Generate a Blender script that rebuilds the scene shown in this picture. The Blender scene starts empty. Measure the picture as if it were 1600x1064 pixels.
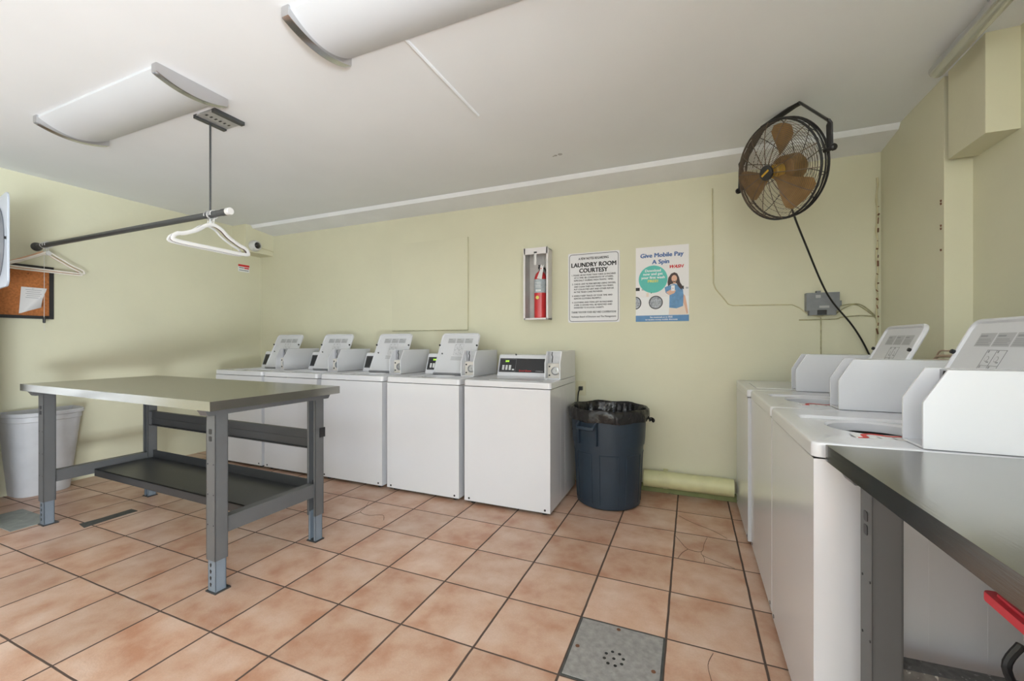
import bpy, bmesh, math, random
from mathutils import Vector, Matrix
random.seed(7)
C = bpy.context.scene.collection
PI = math.pi
R = math.radians

# ------------------------------------------------------------------ materials
def mat(name, col, rough=.5, metal=0., vary=0., vscale=6., bump=0., bscale=60., spec=.5, coat=0., stretch=None, emit=None, alpha=1., trans=0., dirt=None):
    m = bpy.data.materials.new(name); m.use_nodes = True
    nt = m.node_tree; n = nt.nodes; l = nt.links
    b = n['Principled BSDF']
    b.inputs['Base Color'].default_value = (*col, 1)
    b.inputs['Roughness'].default_value = rough
    b.inputs['Metallic'].default_value = metal
    b.inputs['Specular IOR Level'].default_value = spec
    b.inputs['Coat Weight'].default_value = coat
    if trans: b.inputs['Transmission Weight'].default_value = trans
    if emit:
        b.inputs['Emission Color'].default_value = (*emit[:3], 1); b.inputs['Emission Strength'].default_value = emit[3]
    if alpha < 1: b.inputs['Alpha'].default_value = alpha
    tc = n.new('ShaderNodeTexCoord')
    src = tc.outputs['Object']
    if stretch:
        mp = n.new('ShaderNodeMapping'); mp.inputs['Scale'].default_value = stretch
        l.new(src, mp.inputs['Vector']); src = mp.outputs['Vector']
    if vary:
        nz = n.new('ShaderNodeTexNoise'); nz.inputs['Scale'].default_value = vscale; nz.inputs['Detail'].default_value = 5
        l.new(src, nz.inputs['Vector'])
        mr = n.new('ShaderNodeMapRange'); mr.inputs['From Min'].default_value = .3; mr.inputs['From Max'].default_value = .7
        mr.inputs['To Min'].default_value = 1 - vary; mr.inputs['To Max'].default_value = 1 + vary
        l.new(nz.outputs['Fac'], mr.inputs['Value'])
        mx = n.new('ShaderNodeMix'); mx.data_type = 'RGBA'; mx.blend_type = 'MULTIPLY'; mx.inputs['Factor'].default_value = 1
        mx.inputs['A'].default_value = (*col, 1)
        l.new(mr.outputs['Result'], mx.inputs['B'])
        out = mx.outputs['Result']
        if dirt:
            nd = n.new('ShaderNodeTexNoise'); nd.inputs['Scale'].default_value = dirt[1]; nd.inputs['Detail'].default_value = 8
            l.new(src, nd.inputs['Vector'])
            cr = n.new('ShaderNodeMapRange'); cr.inputs['From Min'].default_value = dirt[2]; cr.inputs['From Max'].default_value = dirt[2] + .06
            l.new(nd.outputs['Fac'], cr.inputs['Value'])
            m2 = n.new('ShaderNodeMix'); m2.data_type = 'RGBA'
            l.new(cr.outputs['Result'], m2.inputs['Factor']); l.new(out, m2.inputs['A']); m2.inputs['B'].default_value = (*dirt[0], 1)
            out = m2.outputs['Result']
        l.new(out, b.inputs['Base Color'])
    if bump:
        nb = n.new('ShaderNodeTexNoise'); nb.inputs['Scale'].default_value = bscale; nb.inputs['Detail'].default_value = 4
        l.new(src, nb.inputs['Vector'])
        bp = n.new('ShaderNodeBump'); bp.inputs['Strength'].default_value = bump; bp.inputs['Distance'].default_value = .01
        l.new(nb.outputs['Fac'], bp.inputs['Height']); l.new(bp.outputs['Normal'], b.inputs['Normal'])
    return m

M = {}
M['wall'] = mat('wall_paint', (.69, .665, .495), .55, vary=.035, vscale=1.6, bump=.12, bscale=22)
M['wall_pale'] = mat('beam_paint', (.71, .68, .50), .55, vary=.02, vscale=3, bump=.1, bscale=25)
M['ceiling'] = mat('ceiling_paint', (.85, .872, .90), .75, vary=.025, vscale=1.3, bump=.08, bscale=12)
M['trim_white'] = mat('trim_white', (.86, .87, .89), .7, vary=.03, vscale=4)
M['pipe_paint'] = mat('pipe_paint', (.66, .64, .36), .45, vary=.08, vscale=9, bump=.1, bscale=40, dirt=((.30, .22, .12), 14, .66))
M['base_paint'] = mat('base_paint', (.23, .25, .10), .6, vary=.15, vscale=9, dirt=((.12, .10, .06), 12, .62))
M['enamel'] = mat('white_enamel', (.68, .68, .705), .22, vary=.012, vscale=3, coat=.3)
M['enamel_in'] = mat('lid_inner_plastic', (.66, .66, .68), .42, vary=.02, vscale=5)
M['tub'] = mat('tub_steel', (.35, .35, .36), .35, metal=.8, vary=.1)
M['black'] = mat('black_plastic', (.012, .012, .013), .4, vary=.1)
M['panel'] = mat('panel_black', (.02, .02, .022), .3, vary=.1)
M['panel_edge'] = mat('panel_edge_grey', (.22, .22, .23), .4)
M['green_led'] = mat('green_digits', (.3, .6, .05), .4, emit=(.45, .9, .06, 1.6))
M['red_print'] = mat('red_print', (.62, .03, .03), .5)
M['grey_print'] = mat('grey_print', (.30, .30, .31), .6)
M['pale_print'] = mat('pale_grey_print', (.46, .46, .47), .6)
M['black_print'] = mat('black_print', (.03, .03, .03), .6)
M['white_print'] = mat('white_print', (.85, .85, .85), .5)
M['button'] = mat('button_grey', (.72, .72, .72), .45)
M['slide'] = mat('coin_slide_metal', (.42, .42, .44), .38, metal=.7, vary=.1, vscale=30)
M['lock_plate'] = mat('lock_plate', (.62, .58, .52), .45, vary=.06, vscale=20)
M['chrome'] = mat('chrome', (.42, .42, .43), .3, metal=.9)
M['steel_top'] = mat('stainless_top', (.34, .335, .31), .2, metal=1., vary=.06, vscale=7, bump=.02, bscale=200, stretch=(.06, 1, 1))
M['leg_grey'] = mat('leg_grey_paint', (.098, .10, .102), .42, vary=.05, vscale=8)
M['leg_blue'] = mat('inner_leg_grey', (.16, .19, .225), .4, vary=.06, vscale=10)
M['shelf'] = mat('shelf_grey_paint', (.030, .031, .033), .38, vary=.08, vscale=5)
M['shelf_dirty'] = mat('shelf_dirty', (.11, .105, .10), .5, vary=.3, vscale=60, dirt=((.35, .34, .32), 90, .63))
M['bin_blue'] = mat('bin_blue_plastic', (.020, .034, .052), .42, vary=.12, vscale=7, bump=.05, bscale=90)
M['bag'] = mat('black_bag_film', (.015, .014, .014), .22, vary=.2, vscale=20, bump=.6, bscale=28)
M['bin_white'] = mat('wastebasket_white', (.58, .58, .60), .45, vary=.05, vscale=10)
M['fan_black'] = mat('fan_black_paint', (.018, .017, .017), .4, vary=.2, vscale=30)
M['fan_wire'] = mat('fan_wire_dusty', (.13, .09, .06), .5, vary=.3, vscale=20)
M['fan_yellow'] = mat('fan_yellow_paint', (.62, .36, .03), .4, vary=.12, vscale=14)
M['fan_blade'] = mat('fan_blade_brown', (.27, .15, .045), .5, vary=.25, vscale=16)
M['silver'] = mat('silver_cap', (.62, .62, .63), .22, metal=1., vary=.03)
M['diffuser'] = mat('diffuser_acrylic', (.64, .66, .69), .4, vary=.02, vscale=2)
M['tube'] = mat('brushed_tube', (.62, .62, .63), .27, metal=1., vary=.04)
M['rail'] = mat('rail_dark_steel', (.085, .088, .09), .4, metal=.4, vary=.1, vscale=20)
M['galv'] = mat('galvanised', (.52, .52, .52), .45, metal=.5, vary=.12, vscale=30)
M['white_plastic'] = mat('white_plastic', (.70, .685, .665), .4, vary=.02)
M['ivory'] = mat('ivory_plastic', (.86, .80, .72), .45, vary=.03)
M['peach'] = mat('peach_wood', (.72, .42, .26), .5, vary=.08, vscale=30)
M['maroon'] = mat('dark_hanger', (.10, .065, .06), .6, vary=.1)
M['cork'] = mat('cork', (.46, .16, .045), .85, vary=.22, vscale=70, bump=.3, bscale=150, dirt=((.16, .06, .02), 45, .68))
M['frame_black'] = mat('frame_black', (.02, .02, .022), .5)
M['paper'] = mat('paper', (.74, .72, .71), .7, vary=.02)
M['poster'] = mat('poster_paper', (.83, .80, .79), .4, vary=.01)
M['sign'] = mat('sign_white', (.80, .79, .80), .4, vary=.01)
M['p_navy'] = mat('print_navy', (.075, .15, .36), .5)
M['p_blue'] = mat('print_blue', (.10, .25, .48), .5, vary=.06, vscale=20)
M['p_teal'] = mat('print_teal', (.10, .52, .45), .5, vary=.04, vscale=9)
M['p_yellow'] = mat('print_yellow', (.72, .70, .16), .5)
M['p_skin'] = mat('print_skin', (.72, .42, .29), .5)
M['p_hair'] = mat('print_hair', (.05, .022, .018), .5)
M['p_cream'] = mat('print_cream', (.80, .68, .58), .5)
M['p_shirt'] = mat('print_shirt', (.12, .28, .50), .5, vary=.15, vscale=40)
M['p_drum'] = mat('print_drum', (.36, .38, .42), .5, vary=.5, vscale=90)
M['ext_red'] = mat('extinguisher_red', (.62, .035, .04), .28, vary=.06, vscale=8, coat=.3)
M['ext_label'] = mat('extinguisher_label', (.42, .47, .50), .5, vary=.15, vscale=50)
M['cab_in'] = mat('cabinet_inside', (.58, .565, .55), .6, vary=.08, vscale=12)
M['cab_white'] = mat('cabinet_white', (.78, .74, .73), .4, vary=.03)
M['box_grey'] = mat('box_grey', (.22, .23, .245), .5, vary=.08, vscale=20)
M['cable_paint'] = mat('cable_painted', (.60, .55, .34), .6, vary=.1, vscale=20)
M['cable_dark'] = mat('cable_dirty', (.40, .37, .21), .6, vary=.3, vscale=30)  # dirty cables; also the painted shade line around the access panel
M['plate'] = mat('floor_plate_steel', (.30, .285, .27), .55, metal=.1, vary=.2, vscale=40, bump=.15, bscale=160)
M['plate_green'] = mat('floor_plate_greenish', (.26, .28, .26), .5, metal=.2, vary=.15, vscale=20, dirt=((.45, .45, .42), 30, .66))
M['strip_dark'] = mat('floor_strip_dark', (.06, .062, .058), .6, vary=.3, vscale=30)
M['crack'] = mat('crack_brown', (.075, .045, .03), .9)
M['rust'] = mat('rust_brown', (.16, .07, .035), .8, vary=.3, vscale=40)
M['tote'] = mat('tote_clear_plastic', (.42, .43, .45), .35, vary=.05, alpha=.8)
M['tote_red'] = mat('tote_red_lid', (.72, .06, .085), .4, vary=.04)
M['dryer_panel'] = mat('dryer_door_panel', (.46, .50, .57), .4, vary=.03)
M['dryer_grey'] = mat('dryer_door_gasket', (.16, .165, .18), .45, vary=.08)
M['dryer_glass'] = mat('dryer_door_glass', (.16, .20, .22), .08, vary=.05, coat=.3)
M['hose'] = mat('beige_hose', (.62, .47, .36), .5, vary=.1)
M['outlet'] = mat('outlet_ivory', (.66, .62, .42), .45)
M['dome'] = mat('camera_dome_glass', (.012, .01, .01), .06, coat=.5)
M['glass'] = mat('window_glass', (.9, .95, .95), .02, trans=1.)
M['alu'] = mat('door_aluminium', (.45, .45, .46), .4, metal=.7)

def floor_material():
    m = bpy.data.materials.new('terracotta_tile_floor'); m.use_nodes = True
    nt = m.node_tree; n = nt.nodes; l = nt.links; b = n['Principled BSDF']
    geo = n.new('ShaderNodeNewGeometry')
    sc = n.new('ShaderNodeVectorMath'); sc.operation = 'SCALE'; sc.inputs['Scale'].default_value = 1 / .335
    l.new(geo.outputs['Position'], sc.inputs[0])
    # slight waviness of the joints
    wn = n.new('ShaderNodeTexNoise'); wn.inputs['Scale'].default_value = 9; l.new(geo.outputs['Position'], wn.inputs['Vector'])
    ws = n.new('ShaderNodeVectorMath'); ws.operation = 'MULTIPLY_ADD'
    l.new(wn.outputs['Color'], ws.inputs[0]); ws.inputs[1].default_value = (.012, .012, 0); ws.inputs[2].default_value = (-.006, -.006, 0)
    ad = n.new('ShaderNodeVectorMath'); ad.operation = 'ADD'; l.new(sc.outputs[0], ad.inputs[0]); l.new(ws.outputs[0], ad.inputs[1])
    fl = n.new('ShaderNodeVectorMath'); fl.operation = 'FLOOR'; l.new(ad.outputs[0], fl.inputs[0])
    fr = n.new('ShaderNodeVectorMath'); fr.operation = 'FRACTION'; l.new(ad.outputs[0], fr.inputs[0])
    sp = n.new('ShaderNodeSeparateXYZ'); l.new(fr.outputs[0], sp.inputs[0])
    def edge(o):
        a = n.new('ShaderNodeMath'); a.operation = 'SUBTRACT'; a.inputs[1].default_value = .5; l.new(o, a.inputs[0])
        c = n.new('ShaderNodeMath'); c.operation = 'ABSOLUTE'; l.new(a.outputs[0], c.inputs[0])
        return c.outputs[0]
    # joints along y are a little wider than joints along x
    sx = n.new('ShaderNodeMath'); sx.operation = 'ADD'; sx.inputs[1].default_value = .003; l.new(edge(sp.outputs['X']), sx.inputs[0])
    mx = n.new('ShaderNodeMath'); mx.operation = 'MAXIMUM'; l.new(sx.outputs[0], mx.inputs[0]); l.new(edge(sp.outputs['Y']), mx.inputs[1])
    gm = n.new('ShaderNodeMapRange'); gm.inputs['From Min'].default_value = .487; gm.inputs['From Max'].default_value = .492; l.new(mx.outputs[0], gm.inputs['Value'])
    wh = n.new('ShaderNodeTexWhiteNoise'); wh.noise_dimensions = '3D'; l.new(fl.outputs[0], wh.inputs['Vector'])
    off = n.new('ShaderNodeVectorMath'); off.operation = 'MULTIPLY_ADD'; l.new(wh.outputs['Color'], off.inputs[0]); off.inputs[1].default_value = (9, 9, 9); l.new(geo.outputs['Position'], off.inputs[2])
    n1 = n.new('ShaderNodeTexNoise'); n1.inputs['Scale'].default_value = 6; n1.inputs['Detail'].default_value = 5; n1.inputs['Roughness'].default_value = .55; l.new(off.outputs[0], n1.inputs['Vector'])
    cr = n.new('ShaderNodeValToRGB'); e = cr.color_ramp.elements
    e[0].position = .32; e[0].color = (.46, .235, .145, 1); e[1].position = .72; e[1].color = (.65, .475, .375, 1)
    k = cr.color_ramp.elements.new(.5); k.color = (.56, .355, .25, 1)
    l.new(n1.outputs['Fac'], cr.inputs['Fac'])
    n2 = n.new('ShaderNodeTexNoise'); n2.inputs['Scale'].default_value = 140; n2.inputs['Detail'].default_value = 3; l.new(geo.outputs['Position'], n2.inputs['Vector'])
    sh = n.new('ShaderNodeMath'); sh.operation = 'MULTIPLY_ADD'; l.new(wh.outputs['Value'], sh.inputs[0]); sh.inputs[1].default_value = .16; sh.inputs[2].default_value = .82
    s2 = n.new('ShaderNodeMath'); s2.operation = 'MULTIPLY_ADD'; l.new(n2.outputs['Fac'], s2.inputs[0]); s2.inputs[1].default_value = .2; l.new(sh.outputs[0], s2.inputs[2])
    mul = n.new('ShaderNodeMix'); mul.data_type = 'RGBA'; mul.blend_type = 'MULTIPLY'; mul.inputs['Factor'].default_value = 1
    l.new(cr.outputs['Color'], mul.inputs['A']); l.new(s2.outputs[0], mul.inputs['B'])
    gr = n.new('ShaderNodeMix'); gr.data_type = 'RGBA'; l.new(gm.outputs['Result'], gr.inputs['Factor']); l.new(mul.outputs['Result'], gr.inputs['A']); gr.inputs['B'].default_value = (.085, .055, .042, 1)
    l.new(gr.outputs['Result'], b.inputs['Base Color'])
    rr = n.new('ShaderNodeMapRange'); rr.inputs['To Min'].default_value = .36; rr.inputs['To Max'].default_value = .85; l.new(gm.outputs['Result'], rr.inputs['Value']); l.new(rr.outputs['Result'], b.inputs['Roughness'])
    bp = n.new('ShaderNodeBump'); bp.inputs['Strength'].default_value = .5; bp.inputs['Distance'].default_value = .004; bp.invert = True
    l.new(gm.outputs['Result'], bp.inputs['Height'])
    bp2 = n.new('ShaderNodeBump'); bp2.inputs['Strength'].default_value = .12; bp2.inputs['Distance'].default_value = .004
    l.new(n2.outputs['Fac'], bp2.inputs['Height']); l.new(bp.outputs['Normal'], bp2.inputs['Normal']); l.new(bp2.outputs['Normal'], b.inputs['Normal'])
    return m
M['floor'] = floor_material()

# ------------------------------------------------------------------ mesh helpers
class MB:
    """collects shapes into one bmesh; mi is the material slot of what is added next"""
    def __init__(s): s.bm = bmesh.new(); s.mi = 0
    def _add(s, t, bevel=0., seg=2, mtx=None, ang=None):
        if bevel:
            es = [e for e in t.edges if len(e.link_faces) == 2 and (e.calc_face_angle(0) > .6)]
            bmesh.ops.bevel(t, geom=es, offset=bevel, segments=seg, profile=.6, affect='EDGES', clamp_overlap=True)
        if mtx: bmesh.ops.transform(t, matrix=mtx, verts=t.verts)
        vm = {}
        for v in t.verts: vm[v] = s.bm.verts.new(v.co)
        for f in t.faces:
            try: nf = s.bm.faces.new([vm[v] for v in f.verts]); nf.material_index = s.mi
            except ValueError: pass
        t.free(); return s
    def box(s, x0, x1, y0, y1, z0, z1, bevel=0., seg=2, mtx=None, skip=()):
        t = bmesh.new()
        v = [t.verts.new((x, y, z)) for z in (z0, z1) for y in (y0, y1) for x in (x0, x1)]
        for k, q in dict(b=(0, 2, 3, 1), t=(4, 5, 7, 6), f=(0, 1, 5, 4), k=(2, 6, 7, 3), l=(0, 4, 6, 2), r=(1, 3, 7, 5)).items():
            if k not in skip: t.faces.new([v[i] for i in q])
        return s._add(t, bevel, seg, mtx)
    def prism(s, pts, axis, a, b, bevel=0., seg=2, mtx=None):
        """polygon pts extruded along axis: x -> (y,z), y -> (x,z), z -> (x,y)"""
        t = bmesh.new()
        f = {'x': lambda p, d: (d, p[0], p[1]), 'y': lambda p, d: (p[0], d, p[1]), 'z': lambda p, d: (p[0], p[1], d)}[axis]
        A = [t.verts.new(f(p, a)) for p in pts]; B = [t.verts.new(f(p, b)) for p in pts]
        n = len(pts)
        t.faces.new(A); t.faces.new(B[::-1])
        for i in range(n): t.faces.new([A[i], B[i], B[(i + 1) % n], A[(i + 1) % n]])
        bmesh.ops.recalc_face_normals(t, faces=t.faces)
        return s._add(t, bevel, seg, mtx)
    def poly(s, pts3, mtx=None):
        t = bmesh.new(); t.faces.new([t.verts.new(p) for p in pts3]); return s._add(t, 0, 2, mtx)
    def lathe(s, prof, seg=32, mtx=None, sx=1., sy=1., close=False):
        t = bmesh.new(); rings = []
        for r, z in prof:
            rings.append([t.verts.new((r * sx * math.cos(2 * PI * i / seg), r * sy * math.sin(2 * PI * i / seg), z)) for i in range(seg)])
        for a, b in zip(rings, rings[1:]):
            for i in range(seg): t.faces.new([a[i], a[(i + 1) % seg], b[(i + 1) % seg], b[i]])
        if close:
            t.faces.new(rings[0][::-1]); t.faces.new(rings[-1])
        return s._add(t, 0, 2, mtx)
    def cyl(s, p0, p1, r, seg=16, r1=None, bevel=0.):
        p0 = Vector(p0); p1 = Vector(p1); d = p1 - p0
        q = d.to_track_quat('Z', 'Y').to_matrix().to_4x4(); q.translation = p0
        L = d.length; r1 = r if r1 is None else r1
        prof = [(r, 0), (r1, L)] if not bevel else [(r - bevel, 0), (r, bevel), (r1, L - bevel), (r1 - bevel, L)]
        return s.lathe(prof, seg, q, close=True)
    def tube(s, pts, r, seg=8, cyclic=False, rs=None, flat=None):
        P = [Vector(p) for p in pts]; n = len(P)
        T = []
        for i in range(n):
            a = P[(i - 1) % n] if (cyclic or i) else P[0]; b = P[(i + 1) % n] if (cyclic or i < n - 1) else P[-1]
            T.append((b - a).normalized())
        u = T[0].orthogonal().normalized()
        if flat is not None: u = (Vector(flat) - T[0] * Vector(flat).dot(T[0])).normalized()
        t = bmesh.new(); rings = []
        for i in range(n):
            if flat is not None:
                u = Vector(flat) - T[i] * Vector(flat).dot(T[i])
            else: u = u - T[i] * u.dot(T[i])
            u.normalize(); w = T[i].cross(u)
            ru, rw = (r if isinstance(r, tuple) else (r, r))
            k = rs[i] if rs else 1
            rings.append([t.verts.new(P[i] + u * (ru * k * math.cos(2 * PI * j / seg)) + w * (rw * k * math.sin(2 * PI * j / seg))) for j in range(seg)])
        for i in range(n if cyclic else n - 1):
            a = rings[i]; b = rings[(i + 1) % n]
            for j in range(seg): t.faces.new([a[j], a[(j + 1) % seg], b[(j + 1) % seg], b[j]])
        if not cyclic: t.faces.new(rings[0][::-1]); t.faces.new(rings[-1])
        return s._add(t)
    def mesh(s, me, mtx):
        t = bmesh.new(); t.from_mesh(me); return s._add(t, 0, 2, mtx)
    def build(s, name, mats, parent=None, angle=35, loc=None, mtx=None):
        me = bpy.data.meshes.new(name)
        bmesh.ops.remove_doubles(s.bm, verts=s.bm.verts, dist=1e-6)
        s.bm.normal_update(); s.bm.to_mesh(me); s.bm.free()
        for m in (mats if isinstance(mats, (list, tuple)) else [mats]): me.materials.append(M[m])
        if me.polygons:
            me.polygons.foreach_set('use_smooth', [True] * len(me.polygons)); me.set_sharp_from_angle(angle=R(angle))
        o = bpy.data.objects.new(name, me); C.objects.link(o)
        if len(me.polygons) < 6000 and len(me.polygons) > 6:
            wn = o.modifiers.new('weighted_normals', 'WEIGHTED_NORMAL'); wn.keep_sharp = True; wn.weight = 80
        if parent is not None: o.parent = parent
        if mtx is not None: o.matrix_local = mtx
        if loc is not None: o.location = loc
        return o

def curve_pts(pts, k=6, cyclic=False):
    """Catmull-Rom through pts"""
    P = [Vector(p) for p in pts]; n = len(P); out = []
    for i in range(n if cyclic else n - 1):
        p0 = P[(i - 1) % n] if (cyclic or i) else P[0]; p1 = P[i]; p2 = P[(i + 1) % n]; p3 = P[(i + 2) % n] if (cyclic or i + 2 < n) else P[-1]
        for j in range(k):
            t = j / k
            out.append(.5 * ((2 * p1) + (p2 - p0) * t + (2 * p0 - 5 * p1 + 4 * p2 - p3) * t * t + (3 * p1 - p0 - 3 * p2 + p3) * t ** 3))
    if not cyclic: out.append(P[-1])
    return out
def rrect(x0, x1, y0, y1, r, k=5):
    o = []
    for cx, cy, a in ((x1 - r, y1 - r, 0), (x0 + r, y1 - r, 90), (x0 + r, y0 + r, 180), (x1 - r, y0 + r, 270)):
        for i in range(k + 1):
            t = R(a + 90 * i / k); o.append((cx + r * math.cos(t), cy + r * math.sin(t)))
    return o
def text_mesh(body, size, bold=0., align='CENTER', sx=1., shear=0.):
    cu = bpy.data.curves.new('lettering', 'FONT'); cu.body = body; cu.size = size; cu.align_x = align; cu.shear = shear; cu.resolution_u = 2
    o = bpy.data.objects.new('lettering', cu); C.objects.link(o)
    bpy.context.view_layer.update()
    me = bpy.data.meshes.new_from_object(o.evaluated_get(bpy.context.evaluated_depsgraph_get()))
    bpy.data.objects.remove(o); bpy.data.curves.remove(cu)
    if bold:
        bm = bmesh.new()
        for k, d in enumerate((-1, -.33, .33, 1)):
            n0 = len(bm.verts); bm.from_mesh(me); bm.verts.ensure_lookup_table()
            for v in bm.verts[n0:]: v.co.x += d * bold; v.co.y += (.5 if k % 2 else -.5) * bold; v.co.z += k * 2e-5
        bm.to_mesh(me); bm.free()
    return me
def fit_text(body, width, size, bold=0., shear=0.):
    me = text_mesh(body, size, bold, shear=shear)
    xs = [v.co.x for v in me.vertices]; w = max(xs) - min(xs); c = (max(xs) + min(xs)) / 2
    for v in me.vertices: v.co.x = (v.co.x - c) * width / w
    return me

def props(o, label=None, cat=None, group=None, kind=None):
    if label: o['label'] = label
    if cat: o['category'] = cat
    if group: o['group'] = group
    if kind: o['kind'] = kind
    return o
def thing(name, label, cat, loc=(0, 0, 0), rotz=0., group=None):
    o = bpy.data.objects.new(name, None); C.objects.link(o); o.empty_display_size = .1
    o.location = loc; o.rotation_euler = (0, 0, rotz)
    return props(o, label, cat, group)
def struct(name, mb, m, parent=None):
    return props(mb.build(name, m, parent), kind='structure')
def dup(root, loc, rotz, label):
    r = root.copy(); C.objects.link(r); r.location = loc; r.rotation_euler = (0, 0, rotz); r['label'] = label
    for ch in list(root.children):
        c = ch.copy(); C.objects.link(c); c.parent = r
        for g in list(ch.children):
            d = g.copy(); C.objects.link(d); d.parent = c
    return r
def on_wall(origin, u, v):
    """matrix whose x runs along u, y along v, z out of the surface"""
    u = Vector(u).normalized(); v = Vector(v).normalized(); w = u.cross(v)
    m = Matrix((u, v, w)).transposed().to_4x4(); m.translation = Vector(origin); return m

# ------------------------------------------------------------------ room
XL, XR, XR2, YB, YN, H = -3.63, 2.23, 2.335, 2.045, -3.7, 2.45
mb = MB(); mb.poly([(XL - .1, YN - 1.6, 0), (XR2 + 1.8, YN - 1.6, 0), (XR2 + 1.8, YB + .1, 0), (XL - .1, YB + .1, 0)]); struct('floor', mb, 'floor')
mb = MB(); mb.box(XL - .12, XR2 + .12, YN - .12, YB + .12, H, H + .1); struct('ceiling', mb, 'ceiling')
mb = MB(); mb.box(XL - .12, XR2 + .12, YB, YB + .12, 0, H); struct('wall_back', mb, 'wall')
mb = MB(); mb.box(XL - .12, XL, YN - .12, YB, 0, H); struct('wall_left', mb, 'wall')
mb = MB(); mb.box(XR2, XR2 + .12, YN - .12, -3.55, 0, H).box(XR2, XR2 + .12, -2.0, YB, 0, H).box(XR2, XR2 + .12, -3.55, -2.0, 2.2, H).box(XR, XR2 + .01, 1.303, YB, 0, H); struct('wall_right', mb, 'wall')
# near wall, behind the camera, with two windows added to let in fill light
mb = MB()
WN = [(-3.2, -1.2), (-.3, 1.7)]
xs = [XL - .12, -3.2, -1.2, -.3, 1.7, XR2 + .12]
for a_, b_ in ((0, 1), (2, 3), (4, 5)): mb.box(xs[a_], xs[b_], YN - .12, YN, 0, H)
for a_, b_ in WN: mb.box(a_, b_, YN - .12, YN, 0, .9).box(a_, b_, YN - .12, YN, 2.2, H)
struct('wall_near', mb, 'wall')
for n_, (a_, b_) in enumerate(WN):
    mb = MB()
    for x in (a_, (a_ + b_) / 2 - .025, b_ - .05): mb.box(x, x + .05, YN - .09, YN - .04, .9, 2.2)
    for z in (.9, 2.15): mb.box(a_, b_, YN - .09, YN - .04, z, z + .05)
    struct('window_%d' % (n_ + 1), mb, 'alu')  # unseen window frames, added to go with the fill lamps
mb = MB(); mb.box(XR2 + .02, XR2 + .10, -3.55, -3.50, 0, 2.2).box(XR2 + .02, XR2 + .10, -2.05, -2.0, 0, 2.2).box(XR2 + .02, XR2 + .10, -3.55, -2.0, 2.15, 2.2)
struct('door_1', mb, 'alu')
mb = MB()
for z in (1.852, 1.838, 1.73, 1.715, 1.61): mb.cyl((XR + .001, 1.328, z - .006), (XR - .0008, 1.328, z + .004), .005, 7)
st_ = mb.build('wall_stain', 'rust', bpy.data.objects['wall_right']); st_['kind'] = 'structure'
mb = MB()
for x, y, r_ in ((.228, 1.403, .012), (.262, 1.397, .016), (.21, 1.41, .007)): mb.lathe([(.001, -.0006), (r_, -.0004), (r_, .001)], 12, Matrix.Translation((x, y, H)))
st_ = mb.build('ceiling_stain', 'pale_print', bpy.data.objects['ceiling']); st_['kind'] = 'structure'
# dropped plaster strip along the back wall
mb = MB(); mb.prism([(1.768, H + .01), (1.768, H - .002), (1.790, H - .030), (YB + .01, H - .062), (YB + .01, H + .01)], 'x', XL - .01, XR + .01); struct('trim_1', mb, 'trim_white')
# beam end in the far left corner
mb = MB(); mb.box(XL - .01, -3.41, 1.71, YB + .01, 2.155, H + .005); struct('wall_corner', mb, 'wall_pale')
# boxed duct on the right wall
mb = MB(); mb.box(2.228, XR2 + .02, .985, 1.262, 2.03, H + .005); struct('trim_3', mb, 'wall_pale')
# raised seam on the ceiling
mb = MB(); mb.tube([(-.027, .06, H - .001), (-.026, .4, H - .001), (-.025, .73, H - .001)], .009, 8); struct('trim_4', mb, 'ceiling')
mb = MB(); mb.box(.28, 1.75, YB - .035, YB + .005, 0, .05, .004); struct('baseboard_back', mb, 'base_paint')

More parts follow.
